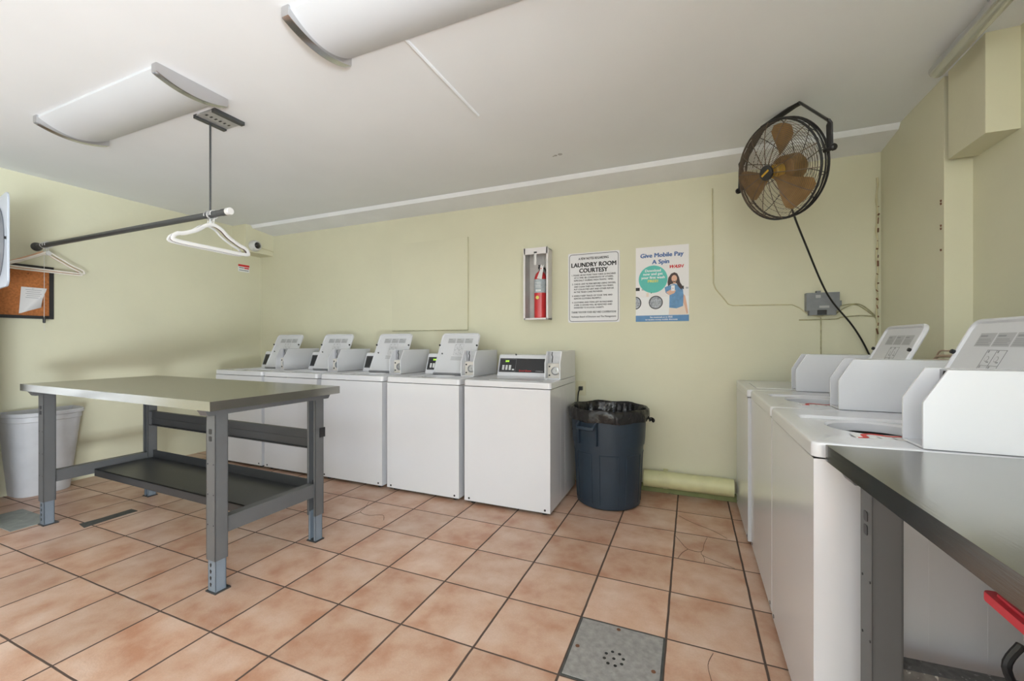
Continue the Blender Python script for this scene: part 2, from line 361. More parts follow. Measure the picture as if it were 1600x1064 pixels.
# ------------------------------------------------------------------ washing machines
def tilted(o, u, v): return on_wall(o, u, v)
def make_washer(name, label, is_open, group):
    t = thing(name, label, 'washing machine', group=group)
    mb = MB()
    tb = bmesh.new()
    mb.box(-.322, .322, .004, .655, .022, .838, .016, 3)
    # take away the top so the tub can be looked into
    tops = [f for f in mb.bm.faces if f.normal.z > .95 or (f.calc_center_median().z > .8375)]
    bmesh.ops.delete(mb.bm, geom=tops, context='FACES_ONLY')
    for sx in (-.3225, .3225):
        for y in (.245, .355): mb.box(min(sx, sx * .998), max(sx, sx * .998), y, y + .003, .05, .82)
    mb.build('cabinet', 'enamel', t)
    for x in (-.27, .27):
        for y in (.05, .6):
            f = MB(); f.cyl((x, y, 0), (x, y, .03), .02, 12); f.build('foot', 'black', t)
    f = MB(); f.box(-.305, .305, .02, .64, .012, .03); f.build('base_frame', 'black', t)
    for x in (-.285, .285):
        f = MB(); f.cyl((x, .006, .040), (x, .0025, .040), .0075, 10); f.build('screw', 'black', t)
    # deck with an opening
    x0, x1, y0, y1 = -.165, .225, .055, .425
    bm = MB()
    tt = bmesh.new()
    outer = rrect(-.327, .327, 0, .66, .022, 4); inner = rrect(x0, x1, y0, y1, .03, 5)
    def ring(pts, z): return [tt.verts.new((p[0], p[1], z)) for p in pts]
    o0 = ring(outer, .843); o1 = ring(outer, .874); o2 = ring(rrect(-.324, .324, .003, .657, .02, 4), .8815); o3 = ring(rrect(-.317, .317, .010, .650, .016, 4), .885)
    i3 = ring(inner, .885); i2 = ring(rrect(x0 + .006, x1 - .006, y0 + .006, y1 - .006, .027, 5), .880); i1 = ring(rrect(x0 + .010, x1 - .010, y0 + .010, y1 - .010, .025, 5), .873)
    for a, b in ((o0, o1), (o1, o2), (o2, o3)):
        for i in range(len(a)): tt.faces.new([a[i], a[(i + 1) % len(a)], b[(i + 1) % len(b)], b[i]])
    for a, b in ((i3, i2), (i2, i1)):
        for i in range(len(a)): tt.faces.new([a[i], a[(i + 1) % len(a)], b[(i + 1) % len(b)], b[i]])
    # bridge the flat top
    es = [e for e in tt.edges if e.is_boundary and all(abs(v.co.z - .885) < 1e-6 for v in e.verts)]
    bmesh.ops.bridge_loops(tt, edges=es)
    bmesh.ops.recalc_face_normals(tt, faces=tt.faces)
    bm._add(tt); bm.build('deck', 'enamel', t)
    if is_open:
        # splash ring and steel tub
        rg = MB(); tt = bmesh.new()
        sq = [tt.verts.new((p[0], p[1], .875)) for p in rrect(x0 + .006, x1 - .006, y0 + .006, y1 - .006, .027, 5)]
        cx, cy, n = .0, .24, 40
        c0 = [tt.verts.new((cx + .132 * math.cos(2 * PI * i / n), cy + .132 * math.sin(2 * PI * i / n), .879)) for i in range(n)]
        c1 = [tt.verts.new((cx + .124 * math.cos(2 * PI * i / n), cy + .124 * math.sin(2 * PI * i / n), .872)) for i in range(n)]
        c2 = [tt.verts.new((cx + .122 * math.cos(2 * PI * i / n), cy + .122 * math.sin(2 * PI * i / n), .846)) for i in range(n)]
        bmesh.ops.bridge_loops(tt, edges=[tt.edges.new((a[i], a[(i + 1) % len(a)])) for a in (sq, c0) for i in range(len(a))])
        for a, b in ((c0, c1), (c1, c2)):
            for i in range(n): tt.faces.new([a[i], a[(i + 1) % n], b[(i + 1) % n], b[i]])
        bmesh.ops.recalc_face_normals(tt, faces=tt.faces)
        rg._add(tt); rg.build('splash_ring', 'enamel', t)
        tu = MB(); tu.lathe([(.121, .852), (.20, .835), (.21, .80), (.20, .52), (.05, .50), (.001, .50)], 32, Matrix.Translation((cx, cy, 0)))
        tu.lathe([(.05, .50), (.045, .62), (.03, .72), (.001, .73)], 20, Matrix.Translation((cx, cy, 0)))
        tu.build('wash_tub', 'tub', t)
        st = MB(); st.poly([(.128, .135, .8805), (.205, .135, .8805), (.205, .335, .8805), (.128, .335, .8805)])
        st.mi = 1; st.tube(curve_pts([(.20, .14, .8815), (.19, .16, .8815), (.150, .165, .8815), (.132, .19, .8815), (.150, .225, .8815), (.145, .26, .8815), (.185, .30, .8815), (.20, .335, .8815)], 5), (.007, .001), 6, flat=(1, 0, 0))
        st.mi = 2
        for i in range(4): st.poly([(.165, .19 + .035 * i, .881), (.195, .19 + .035 * i, .881), (.195, .197 + .035 * i, .881), (.165, .197 + .035 * i, .881)])
        props(st.build('warning_sticker', ['white_print', 'red_print', 'pale_print'], t), label='red and white sticker on the rim of the opening')
    else:
        lid = MB(); lid.prism(rrect(x0 + .004, x1 - .004, y0 + .004, y1 - .003, .026, 5), 'z', .868, .8875, .004); lid.build('lid', 'enamel', t)
    if is_open:
        w, Lh = .375, .375
        lm = on_wall((-.16, .400, .888), (1, 0, 0), (0, .158, .340))       # z axis points to the front of the machine
        ld = MB(); tt = bmesh.new()
        def rg_(d, r, z): return [tt.verts.new((p[0], p[1], z)) for p in rrect(d, w - d, d, Lh - d, r, 6)]
        a0 = rg_(0, .035, -.004); a1 = rg_(0, .035, .004); a2 = rg_(.004, .032, .009); a3 = rg_(.011, .027, .009); a4 = rg_(.016, .022, .002); b0 = rg_(.004, .032, -.009)
        for a, b in ((b0, a0), (a0, a1), (a1, a2), (a2, a3), (a3, a4)):
            for i in range(len(a)): tt.faces.new([a[i], a[(i + 1) % len(a)], b[(i + 1) % len(b)], b[i]])
        tt.faces.new(a4); tt.faces.new(b0[::-1]); bmesh.ops.recalc_face_normals(tt, faces=tt.faces)
        for f in tt.faces: f.material_index = 0
        ld._add(tt); lid = ld.build('lid', 'enamel_in', t, mtx=lm)
        # instruction print: three blocks of fine lines and a grid of four small pictures
        ip = MB()
        for bx in range(3):
            xx = .075 + bx * .082
            ip.mi = 0; ip.poly([(xx, .280, .0026), (xx + .076, .280, .0026), (xx + .076, .325, .0026), (xx, .325, .0026)])
            ip.mi = 1; ip.poly([(xx + .006, .312, .003), (xx + .040, .312, .003), (xx + .040, .318, .003), (xx + .006, .318, .003)])
            for r_ in range(4):
                yy = .285 + r_ * .006; ip.poly([(xx + .006, yy, .003), (xx + .07 - .008 * (r_ % 2), yy, .003), (xx + .07 - .008 * (r_ % 2), yy + .0022, .003), (xx + .006, yy + .0022, .003)])
        ip.mi = 1
        for gx in range(3): ip.box(.155 + gx * .042, .1562 + gx * .042, .168, .2692, .0024, .003)
        for gy in range(3): ip.box(.155, .2402, .168 + gy * .05, .1692 + gy * .05, .0024, .003)
        for gx in range(2):
            for gy in range(2):
                ox, oy = .155 + gx * .042, .168 + gy * .05
                ip.lathe([(.009, .0027), (.0075, .0031)], 14, Matrix.Translation((ox + .019, oy + .022, 0)))
                ip.box(ox + .024, ox + .034, oy + .010, oy + .014, .0025, .003); ip.box(ox + .006, ox + .011, oy + .042, oy + .049, .0025, .003)
        for r_ in range(3): ip.box(.14, .25, .148 - r_ * .012, .152 - r_ * .012, .0025, .003)
        ip.build('instruction_print', ['pale_print', 'grey_print'], lid)
        for x in (.0065, w - .0065):
            bp = MB(); bp.cyl((x, .255, .008), (x, .255, .019), .0075, 12, bevel=.0015); bp.build('bumper', 'black', lid)
        hg = MB(); hg.box(.004, w - .004, -.010, .004, -.006, .010, .002); hg.build('hinge', 'panel_edge', lid)
    # console
    cx0, cx1 = -.265, .203
    cs = MB(); cs.prism([(.430, .884), (.436, .900), (.484, 1.043), (.494, 1.052), (.64, 1.052), (.645, .884)], 'x', cx0, cx1, .005)
    con = cs.build('console', 'enamel', t)
    pm = on_wall((cx0, .436, .900), (1, 0, 0), (0, .048, .143))
    pn = MB(); pn.prism(rrect(.012, cx1 - cx0 - .004, .014, .128, .004, 3), 'z', -.001, .0022)
    pn.mi = 1
    for e in ((.016, .155, .120, .1215), (.016, .155, .020, .0215), (.016, .0175, .020, .1215), (.1535, .155, .020, .1215)): pn.box(e[0], e[1], e[2], e[3], .0015, .0028)
    pan = pn.build('control_panel', ['panel', 'panel_edge'], con, mtx=pm)
    dg = MB(); dg.mesh(text_mesh('2:50', .018, .0006, 'LEFT'), Matrix.Translation((.062, .098, .0035))); dg.build('display', 'green_led', pan)
    for i in range(3):
        for j in range(3):
            k = MB(); k.box(.040 + i * .029, .058 + i * .029, .032 + j * .0135, .0435 + j * .0135, .002, .006, .0015); k.build('button', 'button', pan)
    k = MB(); k.box(.126, .144, .030, .040, .002, .006, .0015); k.build('button', 'button', pan)
    br = MB(); br.mesh(text_mesh('Speed Queen', .019, .0004, 'LEFT', shear=.2), Matrix.Translation((.185, .022, .003)))
    br.build('brand_lettering', 'red_print', pan)
    br = MB(); br.mesh(text_mesh('COMMERCIAL', .010, 0, 'LEFT'), Matrix.Translation((.325, .023, .003)))
    br.build('model_lettering', 'pale_print', pan)
    for x in (.15, .41):
        k = MB(); k.cyl((cx0 + x, .475, 1.049), (cx0 + x, .468, 1.057), .005, 10); k.build('lid_bumper', 'black', con)
    # coin box
    prof = [(.235, .8865), (.235, 1.004), (.283, 1.087), (.655, 1.087), (.655, .8865)]
    cb = MB(); cb.prism(prof, 'x', .204, .2115, .0012).prism(prof, 'x', .3145, .322, .0012)
    cb.prism([(.315, .8865), (.315, 1.0865), (.654, 1.0865), (.654, .8865)], 'x', .2115, .3145)
    cb.box(.2115, .3145, .236, .32, .8865, .892)
    cbo = cb.build('coin_box', 'enamel', t)
    lk = MB(); lk.box(.2118, .3142, .290, .316, .892, .998, .003); lp = lk.build('lock_plate', 'lock_plate', cbo)
    ck = MB(); mk = on_wall((.268, .290, .944), (1, 0, 0), (0, 0, 1))
    ck.lathe([(.030, -.001), (.030, .006), (.022, .009), (.021, .004), (.001, .004)], 24, mk); ck.lathe([(.008, .003), (.007, .010), (.001, .010)], 14, mk)
    ck.build('coin_lock', 'chrome', cbo)
    for (x, z) in ((.225, .975), (.225, .912)):
        k = MB(); k.cyl((x, .291, z), (x, .286, z), .006, 10); k.build('rivet', 'black', cbo)
    sl = MB(); sl.box(.212, .314, .312, .318, 1.0, 1.084, .001)
    sl.mi = 1; sl.tube([(.240, .310, 1.080), (.236, .310, 1.06), (.243, .310, 1.045), (.238, .310, 1.02), (.238, .310, 1.004)], .003, 6)
    sl.build('coin_slide', ['slide', 'black'], cbo)
    return t
OPEN = {}
def washer(loc, rz, is_open, label, group):
    if is_open in OPEN: 
        r = dup(OPEN[is_open], loc, rz, label); r['group'] = group; return r
    t = make_washer('washing_machine', label, is_open, group); t.location = loc; t.rotation_euler = (0, 0, rz); OPEN[is_open] = t
    return t
gb, gr = 'row of washing machines along the back wall', 'row of washing machines along the right wall'
washer((-.08, 1.235, 0), 0, False, 'white coin washer with closed lid and full black control panel, beside the blue trash can', gb)
washer((-.770, 1.235, 0), 0, True, 'white coin washer with raised lid, directly left of the closed-lid washer at the back wall', gb)
washer((-1.463, 1.235, 0), 0, True, 'white coin washer with lid raised, middle machine of the five at the back wall', gb)
washer((-2.158, 1.235, 0), 0, True, 'white coin washer with raised lid, second from the left corner at the back wall', gb)
washer((-2.838, 1.235, 0), 0, True, 'white coin washer with raised lid, tucked in the left corner at the back wall', gb)
washer((1.40, .297, 0), -PI / 2, True, 'white coin washer with raised lid, touching the end of the steel table at right', gr)
washer((1.402, .968, 0), -PI / 2, True, 'white coin washer with raised lid, middle of the three along the right wall', gr)
washer((1.388, 1.640, 0), -PI / 2, False, 'white coin washer with closed lid, in the right corner below the grey box', gr)

for o in [o for o in C.objects if o.get('group') == gb]:
    for ch in list(o.children):
        if ch.name.startswith('warning_sticker'): bpy.data.objects.remove(ch)

# ------------------------------------------------------------------ work tables
def c_leg(xa, xb, ya, yb, z0, z1, side, t=.004):
    """channel with its web on the ya side (side=+1: opens towards +y) or on the yb side"""
    m = MB()
    w = (ya, ya + t) if side > 0 else (yb - t, yb)
    m.box(xa, xb, w[0], w[1], z0, z1); m.box(xa, xa + t, ya, yb, z0, z1); m.box(xb - t, xb, ya, yb, z0, z1)
    lip = (yb - t, yb) if side > 0 else (ya, ya + t)
    m.box(xa, xa + .014, lip[0], lip[1], z0, z1); m.box(xb - .014, xb, lip[0], lip[1], z0, z1)
    return m
def make_table(label, L, W, topz, inset=.065, dz=0.):
    """long side along local x, front at local -y, origin at the floor below the middle of the top"""
    t = thing('work_table', label, 'work table')
    hx, hy = L / 2, W / 2
    tp = MB(); tp.box(-hx, hx, -hy, hy, topz - .042, topz, .003, 2, skip=())
    tp.build('tabletop', 'steel_top', t)
    lx, ly = hx - inset, hy - .06
    for s in (-1, 1):
        f = MB(); f.prism([(-hy + .012, topz - .043), (-hy + .03, topz - .072), (hy - .03, topz - .072), (hy - .012, topz - .043)], 'x', s * lx - .028 * (1 + s) + (0 if s > 0 else -.006), s * lx + .028 * (1 - s) + (.006 if s > 0 else 0))
        f.build('top_channel', 'leg_grey', t)
    for sx in (-1, 1):
        for sy in (-1, 1):
            xa, xb = (lx - .066, lx) if sx > 0 else (-lx, -lx + .066)
            ya, yb = (-ly, -ly + .058) if sy < 0 else (ly - .058, ly)
            lg = c_leg(xa, xb, ya, yb, .15, topz - .068, 1 if sy < 0 else -1).build('leg', 'leg_grey', t)
            e = .005
            inn = c_leg(xa + e, xb - e, ya + e, yb - e, .004, .17, 1 if sy < 0 else -1)
            inn.mi = 1; inn.box(xa + e - .008, xb - e + .008, ya - .002, yb + .012 if sy < 0 else yb + .002, 0, .006)
            inn.build('inner_leg', ['leg_blue', 'shelf'], lg)
            yy = ya - .0012 if sy < 0 else yb + .0012
            h = MB()
            for z in (topz - .150, topz - .183):
                h.prism(rrect((xa + xb) / 2 - .012, (xa + xb) / 2 + .008, z - .012, z + .012, .005, 4), 'y', yy - .0003, yy + .0012)
            for k in range(3):
                for xx in (xa + .012, xb - .012): h.cyl((xx, yy - .0003, topz - .30 - k * .14), (xx, yy + .0012, topz - .30 - k * .14), .003, 8)
            y2 = ya + .0038 if sy < 0 else yb - .0038
            for z in (.125, .095, .065, .035):
                h.prism([((xa + xb) / 2 - .010, z - .008), ((xa + xb) / 2 - .005, z - .008), ((xa + xb) / 2 - .001, z + .004), ((xa + xb) / 2 - .0075, z + .010), ((xa + xb) / 2 - .014, z + .004)], 'y', y2, y2 + .0012)
            h.build('punched_hole', 'black', lg)
    for s in (-1, 1):
        e = MB(); x = s * (lx - .033)
        e.box(x - .024, x + .024, -ly + .057, ly - .057, .262 + dz, .335 + dz, .002); e.build('end_rail', 'leg_grey', t)
    sh = MB(); ys = -ly + .057 + .19
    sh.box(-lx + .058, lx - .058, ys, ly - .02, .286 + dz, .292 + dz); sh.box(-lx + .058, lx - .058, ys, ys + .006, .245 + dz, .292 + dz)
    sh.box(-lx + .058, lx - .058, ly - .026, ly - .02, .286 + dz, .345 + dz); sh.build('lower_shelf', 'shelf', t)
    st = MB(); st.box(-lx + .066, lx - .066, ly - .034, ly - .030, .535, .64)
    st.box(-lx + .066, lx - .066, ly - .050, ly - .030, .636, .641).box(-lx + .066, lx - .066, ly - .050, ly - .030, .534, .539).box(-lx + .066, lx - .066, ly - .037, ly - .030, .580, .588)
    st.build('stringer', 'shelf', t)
    k = MB(); k.box(lx, lx + .004, ly - .03, ly + .008, .60, .655, .001); k.build('clip', 'black', t)
    return t
t = make_table('long grey steel work table with lower shelf, standing free on the floor at left', 1.925, .725, .893)
t.location = (-1.797, .153, 0); t.rotation_euler = (0, 0, R(-1.3))

# right-hand table: front faces -x; far end against the nearest right washer
t2 = make_table('steel-topped work table in the right foreground, its end against a washer', 1.83, .775, .885, .045, .064)
a = R(-90 + 2.4)
t2.rotation_euler = (0, 0, a)
# far front corner (-L/2, -W/2) in local must land on (1.422, -.058)
c, s_ = math.cos(a), math.sin(a)
lx_, ly_ = -1.83 / 2, -.775 / 2
t2.location = (1.422 - (c * lx_ - s_ * ly_), -.062 - (s_ * lx_ + c * ly_), 0)
for ch in t2.children:
    if ch.name.startswith('end_rail'): ch.data.materials[0] = M['shelf_dirty']

# tote with a red lid on the shelf of the right table
t = thing('storage_tote', 'translucent plastic tote with red lid under the steel table at right', 'storage tote', (1.80, -.545, .3575)); t.scale = (1, 1, .91)
mb = MB()
def tote_ring(k, z): return [(p[0] * k, p[1] * k, z) for p in rrect(-.165, .165, -.235, .235, .04, 5)]
tt = bmesh.new(); rings = [[tt.verts.new(p) for p in tote_ring(k, z)] for k, z in ((.76, 0), (.80, .004), (.95, .315), (.97, .324), (.955, .324), (.935, .31), (.78, .008))]
for a_, b_ in zip(rings, rings[1:]):
    for i in range(len(a_)): tt.faces.new([a_[i], a_[(i + 1) % len(a_)], b_[(i + 1) % len(b_)], b_[i]])
tt.faces.new(rings[-1]); tt.faces.new(rings[0][::-1]); bmesh.ops.recalc_face_normals(tt, faces=tt.faces)
mb._add(tt); mb.build('tote_body', 'tote', t)
mb = MB(); mb.prism(rrect(-.18, .18, -.258, .258, .012, 4), 'z', .325, .345, .003); mb.prism(rrect(-.17, .17, -.24, .24, .012, 4), 'z', .345, .352, .003); mb.build('tote_lid', 'tote_red', t)
mb = MB(); mb.tube(curve_pts([(-.150, .05, .28), (-.172, .055, .24), (-.176, .13, .20), (-.172, .20, .22), (-.150, .205, .27)], 5), .007, 8); mb.build('tote_handle', 'black', t)

# ------------------------------------------------------------------ blue trash can with liner
t = thing('trash_can', 'large round dark blue trash can with black liner against the back wall', 'trash can', (.537, 1.700, 0))
mb = MB(); mb.lathe([(.001, .0), (.205, 0), (.224, .012), (.228, .05), (.240, .32), (.2475, .435), (.254, .435), (.258, .47), (.264, .60), (.272, .63), (.276, .655), (.268, .660), (.262, .64), (.240, .40), (.220, .03), (.001, .025)], 48)
can = mb.build('can_body', 'bin_blue', t)
for k in range(8):
    a = 2 * PI * k / 8 + .2
    p = MB(); n = Vector((math.cos(a), math.sin(a), 0)); u = Vector((-n.y, n.x, 0))
    w, z0, z1 = .075, .05, .40
    q = []
    for du, z, r_ in ((-w, z0, .2265), (w, z0, .2265), (w, z1, .2435), (-w, z1, .2435)): pass
    for fr in (-.9, .9):
        aa = a + fr * .30
        p.tube([(r_ * math.cos(aa), r_ * math.sin(aa), z) for z, r_ in ((.04, .2265), (.38, .2435))], .004, 6)
    arc = [(.2438 * math.cos(a + (f / 6 - .5) * .54), .2438 * math.sin(a + (f / 6 - .5) * .54), .38) for f in range(7)]
    p.tube(arc, .004, 6); p.build('rib', 'bin_blue', t)
for a in (R(-112), R(68)):
    hm = on_wall((.262 * math.cos(a), .262 * math.sin(a), .56), (-math.sin(a), math.cos(a), 0), (0, 0, 1))
    hd = MB(); hd.tube(curve_pts([(-.068, .035, 0), (-.066, .015, .028), (-.05, .006, .036), (.05, .006, .036), (.066, .015, .028), (.068, .035, 0)], 4), (.013, .009), 8, flat=(0, 1, 0))
    hd.box(-.078, -.066, -.11, .05, -.012, .010, .004).box(.066, .078, -.11, .05, -.012, .010, .004)
    hd.build('handle', 'bin_blue', t, mtx=hm)
# liner: crumpled film folded over the rim
mb = MB(); tt = bmesh.new(); seg = 96; rings = []
for r_, z in ((.279, .605), (.283, .625), (.284, .655), (.281, .680), (.271, .690), (.256, .672), (.247, .61), (.236, .52), (.20, .44), (.12, .41), (.03, .40)):
    row = []
    for i in range(seg):
        th = 2 * PI * i / seg
        j = .004 * math.sin(9 * th + z * 40) + .003 * math.sin(23 * th + 3 * math.sin(5 * th)) + random.uniform(-.002, .002)
        dz = .010 * math.sin(3 * th + 1) + .006 * math.sin(11 * th) if z < .6 else .004 * math.sin(7 * th)
        if z < .63 and r_ < .26: j *= 3
        row.append(tt.verts.new(((r_ + j) * math.cos(th), (r_ + j) * math.sin(th), z + dz)))
    rings.append(row)
for a_, b_ in zip(rings, rings[1:]):
    for i in range(seg): tt.faces.new([a_[i], a_[(i + 1) % seg], b_[(i + 1) % seg], b_[i]])
tt.faces.new(rings[-1]); mb._add(tt)
mb.tube(curve_pts([(.280, .04, .60), (.300, .045, .605), (.318, .03, .590)], 4), (.014, .006), 8, rs=[1.2, 1.1, 1, .9, .9, 1, 1.2, 1.1, .6][:9], flat=(0, 0, 1))
mb.build('bin_liner', 'bag', t, angle=60)

# white wastebasket
t = thing('wastebasket', 'white plastic wastebasket against the left wall, behind the long work table', 'wastebasket', (XL, .17, 0))
def dshape(y0, y1, x0, x1, k=22):
    o = [(x0, y0), (x0, y1)]
    cy, ry = (y0 + y1) / 2, (y1 - y0) / 2
    for i in range(k + 1):
        a = PI / 2 - PI * i / k
        ca, sa = math.cos(a), math.sin(a)
        e = .55
        o.append((x0 + .03 + (x1 - x0 - .03) * (abs(ca) ** e), cy + ry * math.copysign(abs(sa) ** e, sa)))
    return o
mb = MB(); tt = bmesh.new(); rings = []
for g, x1, z, x0 in ((-.05, .205, 0, .012), (-.046, .21, .008, .011), (.0, .285, .56, .010), (.006, .292, .565, .009), (.006, .292, .60, .009), (.016, .305, .605, .006), (.018, .307, .625, .006), (.012, .302, .632, .012), (.0, .290, .615, .020), (-.006, .282, .56, .022), (-.05, .20, .02, .026)):
    rings.append([tt.verts.new((p[0], p[1], z)) for p in dshape(-.2 - g, .2 + g, x0, x1)])
for a_, b_ in zip(rings, rings[1:]):
    for i in range(len(a_)): tt.faces.new([a_[i], a_[(i + 1) % len(a_)], b_[(i + 1) % len(b_)], b_[i]])
tt.faces.new(rings[0]); tt.faces.new(rings[-1]); bmesh.ops.recalc_face_normals(tt, faces=tt.faces)
mb._add(tt); mb.build('basket_body', 'bin_white', t)

# ------------------------------------------------------------------ wall / ceiling fan
fan = thing('industrial_fan', 'black caged industrial fan hanging from the ceiling in the right back corner', 'fan', (1.54, 1.271, 2.09))
axis = (Vector((1.707, 1.041, 0)) - Vector((1.372, 1.502, 0))).normalized()         # left pivot -> right pivot
hdir = Vector((-.81, -.587, 0)).normalized(); hdir = (hdir - axis * hdir.dot(axis)).normalized()
tilt = R(15)
nrm = (hdir * math.cos(tilt) - Vector((0, 0, 1)) * math.sin(tilt)).normalized()
upv = nrm.cross(axis).normalized()
if upv.z < 0: upv = -upv
xv = upv.cross(nrm)
FM = Matrix((xv, upv, nrm)).transposed().to_4x4()                                   # local z = blowing direction
RC = .256
def circ(r, z, n=48): return [(r * math.cos(2 * PI * i / n), r * math.sin(2 * PI * i / n), z) for i in range(n)]
mb = MB()
for r_, z, th in ((RC, .025, .0055), (RC, -.022, .0055), (RC + .003, .002, .004)): mb.tube(circ(r_, z, 64), th, 8, True)
mb.build('cage_rim', 'fan_black', fan, mtx=FM)
def dome(r, z0, h): return z0 + h * (1 - (r / RC) ** 2) ** .6 if r < RC else z0
for nm, z0, h, ns in (('front_guard', .025, .062, 14), ('rear_guard', -.022, -.085, 10)):
    g = MB()
    nr = 26 if h > 0 else 11
    for k in range(nr):
        r_ = .052 + k * (RC - .055) / nr
        g.tube(circ(r_, dome(r_, z0, h), 44), .0011, 4, True)
    for k in range(ns):
        a = 2 * PI * k / ns + .15
        g.tube([(r_ * math.cos(a), r_ * math.sin(a), dome(r_, z0, h) + (.002 if h > 0 else -.002)) for r_ in (.03, .08, .13, .18, .22, .25, RC)], .0022, 5)
    g.build(nm, 'fan_wire' if h > 0 else 'fan_black', fan, mtx=FM)
for k in range(14):
    a = 2 * PI * k / 14; g = MB()
    g.tube([(RC * math.cos(a), RC * math.sin(a), .025), (RC * 1.005 * math.cos(a), RC * 1.005 * math.sin(a), -.022)], .0025, 5)
    g.build('cage_strut', 'fan_black', fan, mtx=FM)
g = MB(); g.lathe([(.039, .085), (.039, .096), (.034, .099), (.001, .100)], 32); cap = g.build('badge', 'fan_black', fan, mtx=FM)
g = MB(); g.box(-.026, .026, -.005, .005, 995e-4, .1015, .001, mtx=Matrix.Rotation(R(20), 4, 'Z')); g.build('badge_stripe', 'fan_yellow', cap)
g = MB(); g.lathe([(.001, .052), (.030, .052), (.036, .045), (.036, .0), (.001, .0)], 28); g.build('fan_hub', 'fan_yellow', fan, mtx=FM)
g = MB(); g.lathe([(.001, -.005), (.050, -.008), (.072, -.02), (.075, -.10), (.06, -.125), (.001, -.13)], 28); g.build('motor', 'fan_blade', fan, mtx=FM)
for k in range(3):
    a0 = R(-62) + k * 2 * PI / 3
    b = MB(); tt = bmesh.new(); rows = []
    for i in range(9):
        f = i / 8; r_ = .03 + f * .205; hw = .30 + .42 * math.sin(min(1, f * 1.05) * PI * .62); hw *= (.75 if f > .95 else 1)
        hw = hw * (.75 if i < 1 else 1)
        row = []
        for j in range(9):
            u = j / 8 * 2 - 1
            th = a0 + u * hw * (.62 if i else .8) + .12 * f
            row.append(tt.verts.new((r_ * math.cos(th), r_ * math.sin(th), .022 - u * .030 * (1 - .3 * f) + .006 * u * u)))
        rows.append(row)
    for a_, b_ in zip(rows, rows[1:]):
        for j in range(8): tt.faces.new([a_[j], a_[j + 1], b_[j + 1], b_[j]])
    bmesh.ops.solidify(tt, geom=tt.faces[:], thickness=.0015)
    b._add(tt); b.build('fan_blade', 'fan_blade', fan, mtx=FM)
def rel(p): return Vector(p) - Vector((1.54, 1.271, 2.09))
g = MB(); pts = [rel(p) for p in ((1.372, 1.502, 2.075), (1.376, 1.496, 2.235), (1.485, 1.452, 2.418), (1.615, 1.316, 2.447), (1.637, 1.292, 2.447), (1.705, 1.043, 2.215), (1.707, 1.041, 2.072))]
g.tube([pts[0], pts[0].lerp(pts[1], .9), pts[1], pts[1].lerp(pts[2], .1), pts[2].lerp(pts[1], .1), pts[2], pts[2].lerp(pts[3], .1), pts[3].lerp(pts[2], .05), pts[3], pts[4], pts[4].lerp(pts[5], .05), pts[5].lerp(pts[4], .04), pts[5], pts[5].lerp(pts[6], .1), pts[6]], (.007, .017), 8, flat=tuple(axis.cross(Vector((0, 0, 1))).cross(Vector((0, 0, 1))) * 0 + Vector((.3, .25, .9))))
g.build('mounting_bracket', 'fan_black', fan)
for p, d in (((1.372, 1.502, 2.082), -1), ((1.707, 1.041, 2.082), 1)):
    q = rel(p); g = MB(); g.cyl(q - axis * .03 * d, q + axis * .022 * d, .009, 12); g.lathe([(.017, 0), (.017, .010), (.012, .016), (.001, .016)], 10, on_wall(q + axis * .012 * d, Vector((0, 0, 1)), (axis * d).cross(Vector((0, 0, 1)))))
    g.build('pivot_knob', 'fan_black', fan)
g = MB(); g.tube(curve_pts([rel(p) for p in ((1.585, 1.33, 2.06), (1.595, 1.362, 1.985), (1.639, 1.447, 1.88), (1.729, 1.626, 1.752), (1.855, 1.821, 1.538), (1.935, 1.898, 1.412), (2.063, 1.975, 1.256), (2.150, 2.018, 1.10), (2.178, 2.018, .98), (2.178, 2.018, .6))], 6), .0055, 8); g.build('power_cord', 'black', fan)

# ------------------------------------------------------------------ ceiling lights
def ceiling_light(x0, x1, label):
    y0, y1 = -.265, .066; ym = (y0 + y1) / 2
    t = thing('ceiling_light', label, 'ceiling light', ((x0 + x1) / 2, ym, H), 0, 'wraparound lights on the ceiling')
    hw, hl = (y1 - y0) / 2, (x1 - x0) / 2
    def arc(w, zt, ze, zm, n=18):
        return [(-w, zt)] + [(-w + 2 * w * i / n, ze - (zm) * (1 - (2 * i / n - 1) ** 2)) for i in range(n + 1)] + [(w, zt)]
    d = MB(); d.prism(arc(hw - .010, -.001, -.014, .050), 'x', -hl + .02, hl - .02); d.build('diffuser', 'diffuser', t)
    for s in (-1, 1):
        e = MB()
        xa, xb = (hl - .040, hl) if s > 0 else (-hl, -hl + .040)
        e.prism(arc(hw, 0, -.043, .033), 'x', xa, xb, .006, 2); e.build('end_cap', 'silver', t)
    p = MB(); p.box(-hl + .04, hl - .04, -hw + .05, hw - .05, -.012, 0); p.build('housing', 'trim_white', t)
    return t
ceiling_light(-2.37, -1.176, 'curved white ceiling light with silver end caps, next to the hanging clothes rail')
ceiling_light(-.362, .835, 'curved white ceiling light cut off by the top edge, beside the thin ceiling seam')

t = thing('ceiling_tube', 'thick brushed silver tube under the ceiling in the top right corner', 'tube', (2.135, 0, H))
mb = MB(); mb.cyl((0, -1.2, -.055), (-.005, 1.13, -.055), .031, 28, bevel=.008); mb.build('tube_body', 'tube', t)
for y in (-.9, .1, .72):
    mb = MB(); mb.box(-.022, .022, y - .012, y + .012, -.028, 0, .002); mb.build('mounting_clip', 'galv', t)

